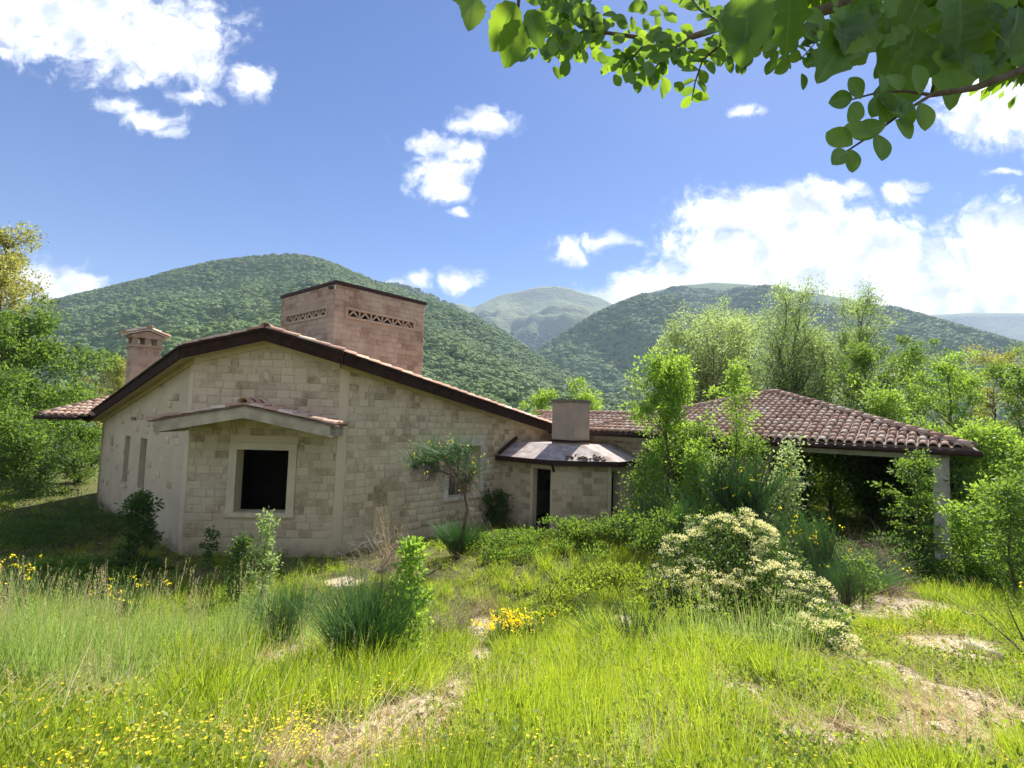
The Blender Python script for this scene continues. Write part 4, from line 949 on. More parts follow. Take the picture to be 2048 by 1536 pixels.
for i, (px, Y, py, sp, m, lb) in enumerate(bt):
    tree('broadleaf_tree', gat(px, Y), lb, 'tree', top_h(px, py, Y), sp, .13, 24, 4, 30 + i, m, 12000 if sp > 2.5 else 8000, .13, .55, None, .45, .08)
# thicket below and behind the carport
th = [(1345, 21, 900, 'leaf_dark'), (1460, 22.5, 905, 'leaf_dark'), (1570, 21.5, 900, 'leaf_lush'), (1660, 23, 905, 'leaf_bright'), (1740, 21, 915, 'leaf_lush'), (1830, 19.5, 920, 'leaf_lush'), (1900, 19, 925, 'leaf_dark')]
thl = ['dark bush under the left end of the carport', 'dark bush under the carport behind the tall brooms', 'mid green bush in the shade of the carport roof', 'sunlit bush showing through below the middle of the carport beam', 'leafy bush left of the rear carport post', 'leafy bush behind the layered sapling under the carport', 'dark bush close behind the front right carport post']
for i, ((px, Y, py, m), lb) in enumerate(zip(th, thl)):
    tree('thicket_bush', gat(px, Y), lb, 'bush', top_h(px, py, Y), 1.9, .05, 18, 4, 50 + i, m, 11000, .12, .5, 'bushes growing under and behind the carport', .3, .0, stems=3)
# right of the carport
tree('leafy_bush', gat(2010, 15.5), 'light green bush tree at the right end of the carport gutter', 'bush', top_h(2010, 868, 15.5), 1.7, .07, 18, 4, 60, 'leaf_bright', 10000, .12, .45, None, .4, .0, stems=2)
tree('leafy_bush', gat(2080, 12), 'shaded green bush at the right edge below the carport', 'bush', 2.2, 1.3, .05, 16, 4, 61, 'leaf_lush', 8000, .1, .4, None, .3, .0, stems=2)
# in front of the wing and carport
tree('ash_tree', gat(1335, 15.6), 'young bright green tree with round crown in front of the wing roof', 'tree', top_h(1335, 728, 15.6), 1.55, .07, 26, 5, 62, 'leaf_bright', 11000, .10, .34, None, .35, .46)
tree('young_tree', gat(1470, 14.2), 'slender airy young tree crossing the carport roof left of its peak', 'tree', top_h(1475, 715, 14.2), .95, .04, 24, 3, 63, 'leaf_bright', 2900, .085, .26, None, .9, .3)
tree('shrub', gat(1425, 14.8), 'loose silvery green shrub between the young trees before the carport', 'shrub', 2.9, .8, .035, 18, 3, 64, 'leaf_silver', 3600, .085, .3, None, .7, .1, stems=3)
tree('sapling', gat(1310, 13.6), 'pale leafed little sapling among the brooms right of the annex', 'sapling', 2.5, .45, .03, 16, 3, 65, 'leaf_bright', 1500, .09, .22, None, .6, .1)
tree('sapling', gat(1835, 11.8), 'elm sapling with leaves in flat layers left of the front carport post', 'sapling', top_h(1835, 905, 11.8), .75, .035, 30, 4, 66, 'leaf_lush', 5200, .075, .22, None, .15, .02, squash=.25)
tree('sapling', gat(1948, 10.2), 'sapling with glowing yellow green top before the carport post', 'sapling', top_h(1950, 965, 10.2), .5, .03, 26, 4, 67, 'leaf_bright', 3600, .075, .2, None, .5, .1, stems=2)
tree('sapling', gat(2015, 9.0), 'taller dark stemmed sapling right of the glowing one at the right edge', 'sapling', 2.1, .6, .03, 22, 4, 68, 'leaf_lush', 3600, .075, .24, None, .5, .15)
tree('sapling', gat(1720, 8.4), 'small light sapling near the flowering bush and the litter', 'sapling', .8, .3, .015, 12, 3, 69, 'leaf_lush', 900, .05, .14, None, .4, .05)
tree('sapling', gat(292, 12.1), 'dark feathery sapling against the left house wall', 'sapling', 1.6, .5, .03, 20, 4, 70, 'leaf_dark', 3000, .09, .18, None, .35, .0)
tree('sapling', gat(437, 11.8), 'thin small sapling by the wall under the front window', 'sapling', .95, .2, .015, 10, 2, 71, 'leaf_dark', 420, .07, .12, None, .5, .1)
tree('sapling', gat(545, 9.6), 'pale leafed sapling below the right side of the front window', 'sapling', 1.75, .28, .018, 20, 2, 72, 'leaf_silver', 1300, .07, .14, None, .6, .1)
tree('sapling', gat(500, 9.9), 'dim bushy sapling left of the pale one below the front window', 'sapling', 1.15, .35, .02, 18, 3, 73, 'leaf_dark', 1500, .07, .18, None, .4, .0)
tree('small_leafy_plant', gat(618, 7.8), 'little leafy plant beside the dry brush at the shadow edge', 'plant', .5, .2, .01, 12, 3, 74, 'leaf_lush', 700, .05, .1, None, .4, .1)
tree('small_leafy_plant', gat(510, 7.3), 'low leafy plant by the small broom at the shadow edge', 'plant', .42, .2, .01, 12, 3, 75, 'leaf_lush', 700, .05, .1, None, .4, .0)
tree('ash_sapling', gp(815, 1350), 'lime green ash sapling with pale upturned top leaves in the foreground', 'sapling', 1.28, .24, .012, 26, 3, 76, 'leaf_bright', 1900, .055, .10, None, .35, .02)
tree('climbing_plant', ab(5.9, -.5, .0), 'ivy like dark plant against the house wall left of the annex', 'plant', 1.2, .6, .02, 16, 3, 77, 'leaf_dark', 2600, .08, .25, None, .3, .0)

for i, (px, Y, py, sp, m, n_, lb) in enumerate([(1290, 15.3, 905, .8, 'leaf_lush', 3800, 'leafy young tree closest to the right corner of the annex'), (1385, 14.9, 850, .9, 'leaf_lush', 5200, 'leafy young tree right of the round crowned ash'), (1425, 13.9, 880, .7, 'leaf_bright', 3600, 'bright leafy shrub tree behind the tall broom'), (1545, 13.6, 885, .75, 'leaf_silver', 3600, 'greyish leafy shrub touching the gutter right of the tall broom'), (1500, 14.6, 870, .8, 'leaf_lush', 4200, 'dark leafy shrub tree under the gutter behind the tall broom')]):
    tree('young_tree', gat(px, Y), lb, 'tree', top_h(px, py, Y), sp, .03, 22, 4, 90 + i, m, n_, .085, .3, None, .5, .08, stems=2)
# pale top leaves of the ash sapling
def leaf_cluster(name, c, r, n, size, mat, parent, wr=.5, sq=1.0):
    c = np.array(c); d = sph(n); P = c + d * (rs.rand(n) ** .4)[:, None] * np.array(r) ; D = d + [0, 0, .5]
    return meshobj(name, leaf_mesh(name, rel(P, parent), D, size * rs.uniform(.7, 1.3, n), wr), mat, parent)

# brambles in front of the annex
def mound(name, loc, label, cat, rx, ry, h, n, size, mat, extra=None, group=None):
    loc = Vector(loc); t = thing(name, loc, label, cat, group)
    m = 26; cc = np.stack([rs.uniform(-rx, rx, m), rs.uniform(-ry, ry, m), np.zeros(m)], 1); q = np.clip(1 - (cc[:, 0] / rx) ** 2 - (cc[:, 1] / ry) ** 2, 0.05, 1) ** .5; cc[:, 2] = h * q * rs.uniform(.35, .9, m)
    k = rs.randint(0, m, n); d = sph(n); d[:, 2] = np.abs(d[:, 2]) * .9 - .1
    P = cc[k] + d * (rs.rand(n) ** .4 * rs.uniform(.6, 1.2, n))[:, None] * np.array([rx, ry, h * 1.1]) * .3
    gz = Gnp(P[:, 0] + loc.x, P[:, 1] + loc.y) - loc.z; P[:, 2] = np.maximum(P[:, 2], 0) + gz
    meshobj('foliage', leaf_mesh('foliage', P, d + [0, 0, .5], size * rs.uniform(.6, 1.3, n), .6, np.clip(rs.rand(m)[k] * .6 + rs.rand(n) * .4, 0, 1)), mat, t)
    b = cc[rs.randint(0, m, 60)] * [1, 1, 0] + rs.normal(size=(60, 3)) * [.05, .05, 0]; e = b + rs.normal(size=(60, 3)) * [.25 * rx, .25 * ry, 0] + np.array([0, 0, h]) * rs.uniform(.5, 1.1, (60, 1))
    meshobj('stems', strands('stems', b, e, rs.normal(size=(60, 3)) * .1, .012, 4, False), MAT['bark'], t)
    return t
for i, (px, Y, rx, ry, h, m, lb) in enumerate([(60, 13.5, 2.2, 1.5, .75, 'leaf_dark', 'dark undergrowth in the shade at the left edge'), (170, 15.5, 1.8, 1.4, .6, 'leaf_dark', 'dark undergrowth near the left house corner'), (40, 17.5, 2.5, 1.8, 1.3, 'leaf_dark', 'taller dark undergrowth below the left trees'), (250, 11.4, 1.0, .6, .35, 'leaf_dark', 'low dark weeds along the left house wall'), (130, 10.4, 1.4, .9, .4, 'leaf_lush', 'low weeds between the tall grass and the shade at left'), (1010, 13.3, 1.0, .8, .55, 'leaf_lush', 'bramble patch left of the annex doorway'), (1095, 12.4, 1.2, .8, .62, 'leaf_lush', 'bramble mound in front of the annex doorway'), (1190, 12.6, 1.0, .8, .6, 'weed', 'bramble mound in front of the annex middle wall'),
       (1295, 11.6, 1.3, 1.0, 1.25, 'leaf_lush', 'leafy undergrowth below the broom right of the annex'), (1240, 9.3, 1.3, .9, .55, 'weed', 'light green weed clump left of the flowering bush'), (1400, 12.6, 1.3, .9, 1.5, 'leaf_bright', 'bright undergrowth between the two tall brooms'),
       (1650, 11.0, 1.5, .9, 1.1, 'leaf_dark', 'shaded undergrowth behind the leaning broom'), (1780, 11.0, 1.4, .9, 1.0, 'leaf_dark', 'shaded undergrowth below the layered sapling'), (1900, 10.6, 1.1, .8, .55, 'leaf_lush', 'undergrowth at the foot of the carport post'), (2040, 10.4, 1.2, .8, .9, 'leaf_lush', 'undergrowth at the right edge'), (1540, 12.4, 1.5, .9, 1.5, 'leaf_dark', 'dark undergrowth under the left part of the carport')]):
    mound('bramble_mound', gat(px, Y), lb, 'brambles', rx, ry, h * random.uniform(.9, 1.15), 6500, .058, MAT[m])

# spanish broom: many green rods
def broom(loc, label, h, r, n_, lean=(0, 0), flowers=0, group=None, mat='broom', wood=14, wd=.011, base=.1, topheavy=0., cat='broom shrub', trunk=0.):
    loc = Vector(loc); t = thing('broom_shrub', loc, label, cat, group); n = int(n_ * .8); wd = wd * .85
    an = rs.rand(n) * 6.28; q = rs.rand(n) ** .6; L_ = h * rs.uniform(.55, 1.05, n) * (1 - .25 * q)
    tb_ = rs.rand(n) ** .8 * .7 * (1 if topheavy == 0 else 1.1)
    ctr = np.array([lean[0] * trunk, lean[1] * trunk, trunk])
    B0 = ctr + np.stack([np.cos(an) * q * r * base, np.sin(an) * q * r * base, np.zeros(n)], 1)
    dirn = np.stack([np.cos(an) * q * r / h * 1.25 + lean[0], np.sin(an) * q * r / h * 1.25 + lean[1], np.ones(n)], 1)
    hb = (h - trunk)
    S0 = B0 + dirn * (tb_ * hb * .75)[:, None]
    T_ = S0 + (dirn + rs.normal(size=(n, 3)) * [.22, .22, .08]) * (L_ * (hb / h) * (1 - tb_ * .75))[:, None]
    bend = np.stack([np.cos(an) * q, np.sin(an) * q, -.3 * q], 1) * (.12 * h) + rs.normal(size=(n, 3)) * .04 * h
    arms = None
    if h > 1.15:
        m_ = 34; aa = rs.rand(m_) * 6.28; qq = rs.rand(m_) ** .5; A0 = np.tile(ctr * .85, (m_, 1)) + rs.normal(size=(m_, 3)) * [.05, .05, .02]
        A1 = ctr * .85 + np.stack([np.cos(aa) * qq * r * .85 + lean[0] * h * .7, np.sin(aa) * qq * r * .85 + lean[1] * h * .7, (h - trunk) * rs.uniform(.3, .78, m_) * (1.05 - .35 * qq)], 1)
        arms = (A0, A1); j = rs.randint(0, m_, n); f = rs.uniform(.3, 1.05, n)[:, None]; S0 = A0[j] + (A1[j] - A0[j]) * f + rs.normal(size=(n, 3)) * .03
        ad = A1[j] - A0[j]; ad /= np.linalg.norm(ad, axis=1)[:, None]; dv = ad * .75 + rs.normal(size=(n, 3)) * .33 + [lean[0] * .6, lean[1] * .6, .55]; dv /= np.linalg.norm(dv, axis=1)[:, None]
        T_ = S0 + dv * ((h - trunk) * rs.uniform(.14, .34, n))[:, None]; bend = rs.normal(size=(n, 3)) * .035 + [0, 0, .03]
    if trunk == 0:
        gz = 0
    meshobj('rods', strands('rods', S0, T_, bend, wd, 4, False, None, .3), MAT[mat], t)
    k = max(wood * 3, 3); a2 = rs.rand(k) * 6.28; q2 = rs.rand(k)
    if arms: meshobj('arms', strands('arms', arms[0], arms[1], rs.normal(size=(34, 3)) * .08, .03, 5, False), MAT['bark'], t)
    b = np.stack([np.cos(a2) * .03, np.sin(a2) * .03, np.full(k, -.1)], 1); e = ctr * .6 + np.stack([np.cos(a2) * q2 * r * .75 + lean[0] * h * .5, np.sin(a2) * q2 * r * .75 + lean[1] * h * .5, np.full(k, h * .55)], 1)
    meshobj('woody_stems', strands('woody_stems', b, e, rs.normal(size=(k, 3)) * .06 * h, .02 + .012 * h, 5, False), MAT['bark'], t)
    if flowers:
        m = flowers; kk = rs.randint(0, n, m * 5); kk = kk[np.argsort(-T_[kk, 2] + rs.rand(len(kk)) * .2 * h)][:m]
        P = np.repeat((T_ + bend)[kk], 5, 0) + rs.normal(size=(m * 5, 3)) * .02
        P[:, 2] -= np.repeat(rs.rand(m) * .15 * h, 5)
        meshobj('flowers', leaf_mesh('flowers', P, sph(m * 5), .03 * rs.uniform(.7, 1.3, m * 5), .9), MAT['yellow'], t)['kind'] = 'stuff'
    return t
broom(gat(1335, 12.3), 'big dark green broom right of the annex', top_h(1335, 945, 12.3), .95, 1700, (-.05, 0), 10, wd=.014)
broom(gat(1490, 12.2), 'tallest broom with a bright green top in front of the carport left half', top_h(1490, 865, 12.2), 1.0, 1900, (-.02, 0), 30, trunk=1.2, wd=.014)
broom(gat(1415, 12.8), 'bluish broom between the two largest ones', top_h(1415, 935, 12.8), .75, 1000, (.02, 0), 0, wd=.014)
broom(gat(1650, 9.6), 'broom with long rods leaning left in front of the carport opening', top_h(1640, 985, 9.6), .8, 1300, (-.36, .1), 20, wd=.010)
broom(gat(1690, 9.0), 'low spreading broom right of the leaning one', .85, .8, 700, (.25, .1), 8, wd=.009)
broom(gp(722, 1362), 'dense dark green broom clump in the middle foreground', 1.02, .34, 1300, (.03, 0), 0, wd=.0055, base=.45)
broom(gp(565, 1290), 'small broom clump near the shadow edge', .8, .32, 600, (0, 0), 0, wd=.006, base=.4)
broom(gat(925, 12.9), 'green broom clump at the foot of the crooked broom', top_h(925, 1035, 12.9), .5, 900, (0, 0), 0, wd=.012, base=.3)
broom(gat(1285, 6.2), 'dark rush like broom left of the white flowering bush', .5, .6, 620, (.3, 0), 0, wd=.006, base=.8)
broom(gp(1500, 1560), 'thin upright broom rods at the bottom right of the view', .30, .34, 110, (0, 0), 0, wd=.0032, base=.95, wood=0)
broom(gat(1690, 8.3), 'small upright broom right of the white flowering bush', .85, .22, 300, (0, 0), 0, wd=.007, base=.4)
broom(gat(2075, 5.0), 'broom rods reaching in from the right edge', .9, .5, 120, (-.6, 0), 2, wd=.004, base=.5, wood=0)
for (px, Y, h, f, lb) in ((30, 7.6, .95, 34, 'yellow flowered broom at the left edge'), (75, 7.9, .8, 0, 'thin flowerless broom among the left tall grass'), (275, 7.4, .75, 14, 'small yellow flowered broom at the left shadow edge'),
                      (1030, 7.4, .42, 46, 'low yellow flowering broom in the middle of the slope'), (1010, 6.9, .35, 40, 'lower yellow flowering tuft left of its neighbour'), (1078, 7.3, .4, 22, 'single yellow flowering tuft on the right of the group')):
    broom(gat(px, Y), lb, h, .22, 130, (0, 0), f, wd=.006, base=.6)
# crooked broom: long bare trunk that bends left with a hanging head
def crooked():
    b = gat(925, 12.6); t = thing('crooked_broom', b, 'old crooked broom with bare branches bending left in front of the right window', 'broom shrub')
    P_ = [at(x, y, Y) for x, y, Y in ((925, 1090, 12.7), (935, 1020, 12.6), (928, 975, 12.4), (915, 955, 12.2), (880, 942, 12.0), (845, 938, 11.9))]; P_[0] = b
    mb = MB(); mb.tube(P_, [.05, .045, .04, .032, .025, .012], 7)
    br = []
    for (i, x, y) in ((2, 940, 900), (2, 950, 940), (3, 920, 895), (3, 890, 910), (4, 870, 905), (4, 850, 925), (5, 830, 935), (3, 900, 915), (2, 935, 960), (4, 860, 950)):
        e = at(x, y, 12.1 + random.uniform(-.5, .5)); m = P_[i].lerp(e, .5) + Vector((0, 0, .04)); mb.tube([P_[i], m, e], [.02, .014, .006], 5); br.append((P_[i], e))
    mb.build('trunk', MAT['bark'], t, True)
    S_, T2, Bn = [], [], []
    for (p, e) in br:
        for k in range(105):
            s = p.lerp(e, random.uniform(.45, 1.05)); d = Vector((random.gauss(-.12, .3), random.gauss(0, .3), random.gauss(.30, .24))); S_.append(s); T2.append(s + d * random.uniform(.5, 1.25)); Bn.append((random.gauss(0, .05), random.gauss(0, .05), -.03))
    lo = LOC[t.name]; S_ = np.array([(p - lo)[:] for p in S_]); T2 = np.array([(p - lo)[:] for p in T2])
    meshobj('rods', strands('rods', S_, T2, np.array(Bn), .012, 4, False, None, .3), MAT['broom'], t)
    k = rs.randint(0, len(T2), 45); k = np.repeat(k, 3); meshobj('flowers', leaf_mesh('flowers', T2[k] + rs.normal(size=(len(k), 3)) * .03, sph(len(k)), .035 * np.ones(len(k)), .9), MAT['yellow'], t)['kind'] = 'stuff'
    # dry hanging twigs
    tp_ = np.array([(p - lo)[:] for p in P_[1:]]); n = 750; s = np.concatenate([S_[rs.randint(0, len(S_), 500)], tp_[rs.randint(0, len(tp_), 250)] + rs.normal(size=(250, 3)) * .12]); meshobj('dry_twigs', strands('dry_twigs', s, s + rs.normal(size=(n, 3)) * [.15, .12, .1] + [0, 0, -.3], rs.normal(size=(n, 3)) * .06, .008, 4, False), MAT['dead'], t)
crooked()
# dead twiggy shrubs
def dead(loc, label, h, r, n, stem=0., wd=.007, mat='dead', droop=.3):
    loc = Vector(loc); t = thing('dead_shrub', loc, label, 'dead shrub'); base = np.array([0, 0, stem])
    if stem:
        mb = MB()
        for k in range(3): mb.tube([loc + Vector((.015 * k, 0, -.1)), loc + Vector((.02 * k - .05, .02, stem * .45)), loc + Vector((.01 * k + .02, 0, stem * .8)), loc + Vector((0, 0, stem * 1.03))], [.010, .008, .006, .004], 5)
        mb.build('stem', MAT['bark'], t, True)
    d = sph(n); d[:, 2] = np.abs(d[:, 2]) * .9 + .15; L_ = (h - stem) * rs.uniform(.5, 1.1, n); E0 = base + d * L_[:, None] * [r / max(h - stem, .1), r / max(h - stem, .1), 1]
    bnd = np.stack([d[:, 0], d[:, 1], -np.ones(n) * 1.2], 1) * droop * r
    a = meshobj('branches', strands('branches', np.tile(base, (n, 1)), E0, bnd, wd * 1.6, 5, False, None, .3), MAT[mat], t)
    k = np.repeat(np.arange(n), 9); f = rs.uniform(.35, 1, len(k))[:, None]; S0 = base + (E0[k] - base) * f + bnd[k] * f ** 2; m = len(k)
    meshobj('twigs', strands('twigs', S0, S0 + rs.normal(size=(m, 3)) * r * .3 + [0, 0, .05 * r], rs.normal(size=(m, 3)) * r * .1 - [0, 0, .04 * r], wd * .7, 3, False), MAT[mat], t)
    return t
dead(gat(775, 8.2), 'bare pinkish dead shrub on thin stems in front of the right wall', 1.75, .62, 46, .85)
dead(gat(795, 8.9), 'second dry shrub with upright straw coloured twigs behind the pinkish one', 2.05, .4, 34, .7, .006, 'straw', .05)
dead(gat(1590, 9.4), 'dry twiggy thicket above the right end of the white flowering bush', .9, .55, 60, 0, .007)
dead(gat(1735, 10.2), 'grey brown dead shrub in the shade left of the layered sapling', 1.3, .7, 60, .3, .008)
dead(gat(1770, 9.2), 'low dry twigs on the ground under the layered sapling', .5, .5, 50, 0, .006)
dead(gat(700, 9.0), 'dry brush pile along the wall foot', .42, .75, 70, 0, .006, 'dead', .2)
dead(gat(930, 7.6), 'grey brush pile on the slope right of the ash sapling', .55, .75, 90, 0, .006, 'dead', .3)
dead(gat(985, 9.4), 'flattened dry brush below the brambles', .4, .8, 70, 0, .006, 'straw', .3)
dead(gat(1905, 4.6), 'tangle of dry branches lying by the pale log', .25, .4, 30, 0, .004, 'dead', .3)

# white flowering hawthorn / firethorn
def hawthorn():
    loc = gat(1520, 6.6); t = thing('flowering_hawthorn', loc, 'sprawling dark bush covered in cream white blossom sloping down to the right', 'bush')
    CLP = [(1440, 1075, 7.2, .30), (1400, 1120, 7.0, .36), (1500, 1095, 7.1, .36), (1470, 1160, 6.8, .42), (1560, 1140, 6.8, .36), (1390, 1180, 6.7, .36), (1540, 1200, 6.4, .42), (1610, 1200, 6.3, .30), (1460, 1230, 6.3, .36), (1590, 1250, 6.0, .34), (1635, 1250, 5.9, .24), (1350, 1110, 7.1, .24), (1330, 1175, 7.0, .3), (1620, 1285, 5.6, .24), (1550, 1270, 5.9, .28), (1655, 1290, 5.3, .24), (1605, 1285, 5.4, .26), (1665, 1240, 5.6, .2), (1400, 1060, 7.3, .22), (1480, 1050, 7.3, .22)]
    cs_ = np.array([at(x, y, Y)[:] for x, y, Y, r in CLP]) - np.array(loc); rr_ = np.array([c[3] for c in CLP]); n = 17000
    k = rs.choice(len(rr_), n, p=rr_ ** 2 / (rr_ ** 2).sum()); d = sph(n); P = cs_[k] + d * (rr_[k] * rs.rand(n) ** .35)[:, None]
    P[:, 2] += .04 * np.sin(P[:, 0] * 17) + .03 * np.sin(P[:, 1] * 23)
    gz = Gnp(P[:, 0] + loc.x, P[:, 1] + loc.y) - loc.z; ok = P[:, 2] > gz; P, d = P[ok], d[ok]; n = len(P)
    meshobj('foliage', leaf_mesh('foliage', P, d + rs.normal(size=(n, 3)) * .5, .045 * rs.uniform(.6, 1.3, n), .6), MAT['leaf_haw'], t)
    mb = MB()
    for c in cs_: mb.tube([loc + Vector((random.uniform(-.3, .3), random.uniform(-.2, .2), -.05)), loc + Vector(c * .5) + Vector((0, 0, .02)), loc + Vector(c)], [.022, .014, .006], 5)
    mb.build('stems', MAT['bark'], t, True)
    # corymbs of small flowers on the upper, outer faces
    nb = 850; k = rs.choice(len(rr_), nb, p=rr_ ** 2 / (rr_ ** 2).sum()); d = sph(nb); d[:, 2] = np.abs(d[:, 2]) * .9 + .1; d[:, 0] += .25; d[:, 1] -= .15; d /= np.linalg.norm(d, axis=1)[:, None]
    C_ = cs_[k] + d * (rr_[k] * 1.03)[:, None]
    inside = np.zeros(nb, bool)
    for c, r in zip(cs_, rr_): inside |= np.linalg.norm(C_ - c, axis=1) < r * .88
    patch = (np.sin(C_[:, 0] * 6.1 + 1) + np.sin(C_[:, 1] * 5.3 + C_[:, 2] * 4)) > -.35
    C_, d = C_[~inside & patch], d[~inside & patch]; m = 34; kk = np.repeat(np.arange(len(C_)), m); e = sph(len(kk)); e[:, 2] *= .45
    Q = C_[kk] + e * (.062 * rs.rand(len(kk)) ** .5)[:, None] + d[kk] * .01
    meshobj('blossom', leaf_mesh('blossom', Q, e + d[kk] * 1.2 + rs.normal(size=(len(kk), 3)) * .4, .017 * rs.uniform(.7, 1.3, len(kk)), .95), MAT['blossom'], t)['kind'] = 'stuff'
hawthorn()

# ------------------------------------------------------------ grass and other ground cover
def tuft(seed, n, h, spread, wd, mat, K=4, lean=.5, curl=.25):
    r_ = np.random.RandomState(seed); st = rs.get_state(); rs.seed(seed)
    a = rs.rand(n) * 6.28; q = rs.rand(n); b = np.stack([np.cos(a) * q * spread, np.sin(a) * q * spread, np.full(n, -.03)], 1); L_ = h * rs.uniform(.45, 1.1, n)
    d = np.stack([np.cos(a + rs.normal(size=n) * .6) * lean * rs.rand(n), np.sin(a + rs.normal(size=n) * .6) * lean * rs.rand(n), np.ones(n)], 1)
    e = b + d * L_[:, None]; bn = np.stack([d[:, 0], d[:, 1], -.6 * np.abs(d[:, 0] + d[:, 1])], 1) * (L_ * curl)[:, None] + rs.normal(size=(n, 3)) * .03 * h
    me = strands('tuft', b, e, bn, wd * rs.uniform(.6, 1.3, n), K, True, None, .12); rs.set_state(st); me.materials.append(MAT[mat]); return me
def seedhead(seed, n, h, mat):
    st = rs.get_state(); rs.seed(seed); a = rs.rand(n) * 6.28; b = np.stack([np.cos(a) * .05, np.sin(a) * .05, np.zeros(n)], 1); e = b + np.stack([rs.normal(size=n) * .12 * h, rs.normal(size=n) * .12 * h, h * rs.uniform(.7, 1.1, n)], 1)
    s1 = strands('tuft', b, e, rs.normal(size=(n, 3)) * .03, .003, 4, True, None, .5)
    k = np.repeat(np.arange(n), 16); f = rs.uniform(.82, 1.02, len(k))[:, None]; P = b[k] + (e[k] - b[k]) * f; s2 = leaf_mesh('t', P, rs.normal(size=(len(k), 3)) * .35 + [0, 0, 1], .018 * np.ones(len(k)), .3)
    rs.set_state(st)
    import bmesh
    bm = bmesh.new(); bm.from_mesh(s1); bm.from_mesh(s2); me = bpy.data.meshes.new('tuft'); bm.to_mesh(me); bm.free(); me.materials.append(MAT[mat]); return me
def leafy(seed, n, h, size, mat, stem=True):
    st = rs.get_state(); rs.seed(seed); a = rs.rand(n) * 6.28; q = rs.rand(n) ** .5; P = np.stack([np.cos(a) * q * h * .7, np.sin(a) * q * h * .7, rs.rand(n) ** .7 * h], 1); me = leaf_mesh('tuft', P, sph(n) + [0, 0, .6], size * rs.uniform(.6, 1.3, n), .5); rs.set_state(st); me.materials.append(MAT[mat]); return me
def flower(seed, nf, h, size):
    st = rs.get_state(); rs.seed(seed); b = rs.normal(size=(nf, 3)) * [.035, .035, 0]; e = b + rs.normal(size=(nf, 3)) * [.03, .03, 0] + np.array([0, 0, 1]) * (h * rs.uniform(.6, 1.1, (nf, 1)))
    s1 = strands('t', b, e, rs.normal(size=(nf, 3)) * .01, .0022, 3, True, None, .7); k = np.repeat(np.arange(nf), 5); an = np.tile(np.arange(5) * 1.256, nf); D = np.stack([np.cos(an), np.sin(an), np.full(len(k), .45)], 1)
    s2 = leaf_mesh('t', e[k], D, size * np.ones(len(k)), .8, nrm=np.tile([0., 0, 1], (len(k), 1))); rs.set_state(st)
    import bmesh
    bm = bmesh.new(); bm.from_mesh(s1); n1 = len(bm.faces); bm.from_mesh(s2); bm.faces.ensure_lookup_table()
    for f in bm.faces[n1:]: f.material_index = 1
    me = bpy.data.meshes.new('tuft'); bm.to_mesh(me); bm.free(); me.materials.append(MAT['weed']); me.materials.append(MAT['yellow']); return me
def house_mask(x, y):
    """true where a building stands"""
    a = (x - Bp.x) * U.x + (y - Bp.y) * U.y; b = (x - Bp.x) * V.x + (y - Bp.y) * V.y
    return ((a > -2.55) & (b > .05) & ((a + 2.6) > (2.6 - b))) | ((a > 10) & (a < 14.8) & (b > -3.9)) | ((a > 6.6) & (b > -3.64) & (b <= .05) & ((a - 6.6) > (-2.25 - b)))
def spots(n, ymin, ymax, dens, power=1.2):
    """random ground places inside the view wedge, denser near the viewer"""
    n = int(n * 1.2); t = rs.rand(n * 2); y = (ymin ** (1 - power + 1e-6) + t * (ymax ** (1 - power + 1e-6) - ymin ** (1 - power + 1e-6))) ** (1 / (1 - power + 1e-6))
    x = rs.uniform(-1.3, 1.3, n * 2) * y + rs.uniform(-.9, .9, n * 2); p = dens(x, y); ok = (rs.rand(len(x)) < p) & ~house_mask(x, y); x, y = x[ok][:n], y[ok][:n]
    return x, y
def vnoise(x, y, s, sd): return np.sin(x * s + sd + 1.3 * np.sin(y * s * .7 + sd * 2)) * np.cos(y * s * 1.1 - sd + 1.1 * np.sin(x * s * .6)) * .5 + .5
def put(name, x, y, prot, smin, smax, tilt=.12, hm=None, label=None, clampscale=None):
    n = len(x); z = Gnp(x, y); s = rs.uniform(smin, smax, n)
    if hm is not None: s = s * hm(x, y)
    rot = np.stack([rs.normal(size=n) * tilt, rs.normal(size=n) * tilt, rs.rand(n) * 6.28], -1)
    return scatter(name, np.stack([x, y, z], -1), rot, s, rs.randint(0, len(prot), n), prot, label)
dd = lambda x, y: dirt(x, y)
shade = lambda x, y: sstep(y, 10.2, 11.6) * sstep(-x, -1, 2)      # thin growth on the bare strip along the house front
PG = protos('grass_tuft', [tuft(s, 24, .25, .08, .0058, 'grass') for s in (1, 2, 3)] + [tuft(4, 20, .17, .10, .006, 'grass_dark'), tuft(5, 22, .22, .09, .006, 'grass_dark')], None)
x, y = spots(33000, 1.9, 30, lambda x, y: np.clip(1.15 - 2.6 * dd(x, y) - .5 * vnoise(x, y, 2.3, 1) - .35 * vnoise(x, y, 6.1, 5) - .45 * shade(x, y), .0, 1), 1.35)
put('grass', x, y, PG, .55, 1.2, .15, lambda x, y: (.4 + .7 * vnoise(x, y, 1.1, 4) + .55 * vnoise(x, y, 3.9, 2) ** 2) * (1 - .6 * dd(x, y)) * (1 + .02 * y) * (1 - .35 * sstep(x, 1.8, 3.2) * sstep(-y, -9, -6)), 'bright green meadow grass covering the slope')
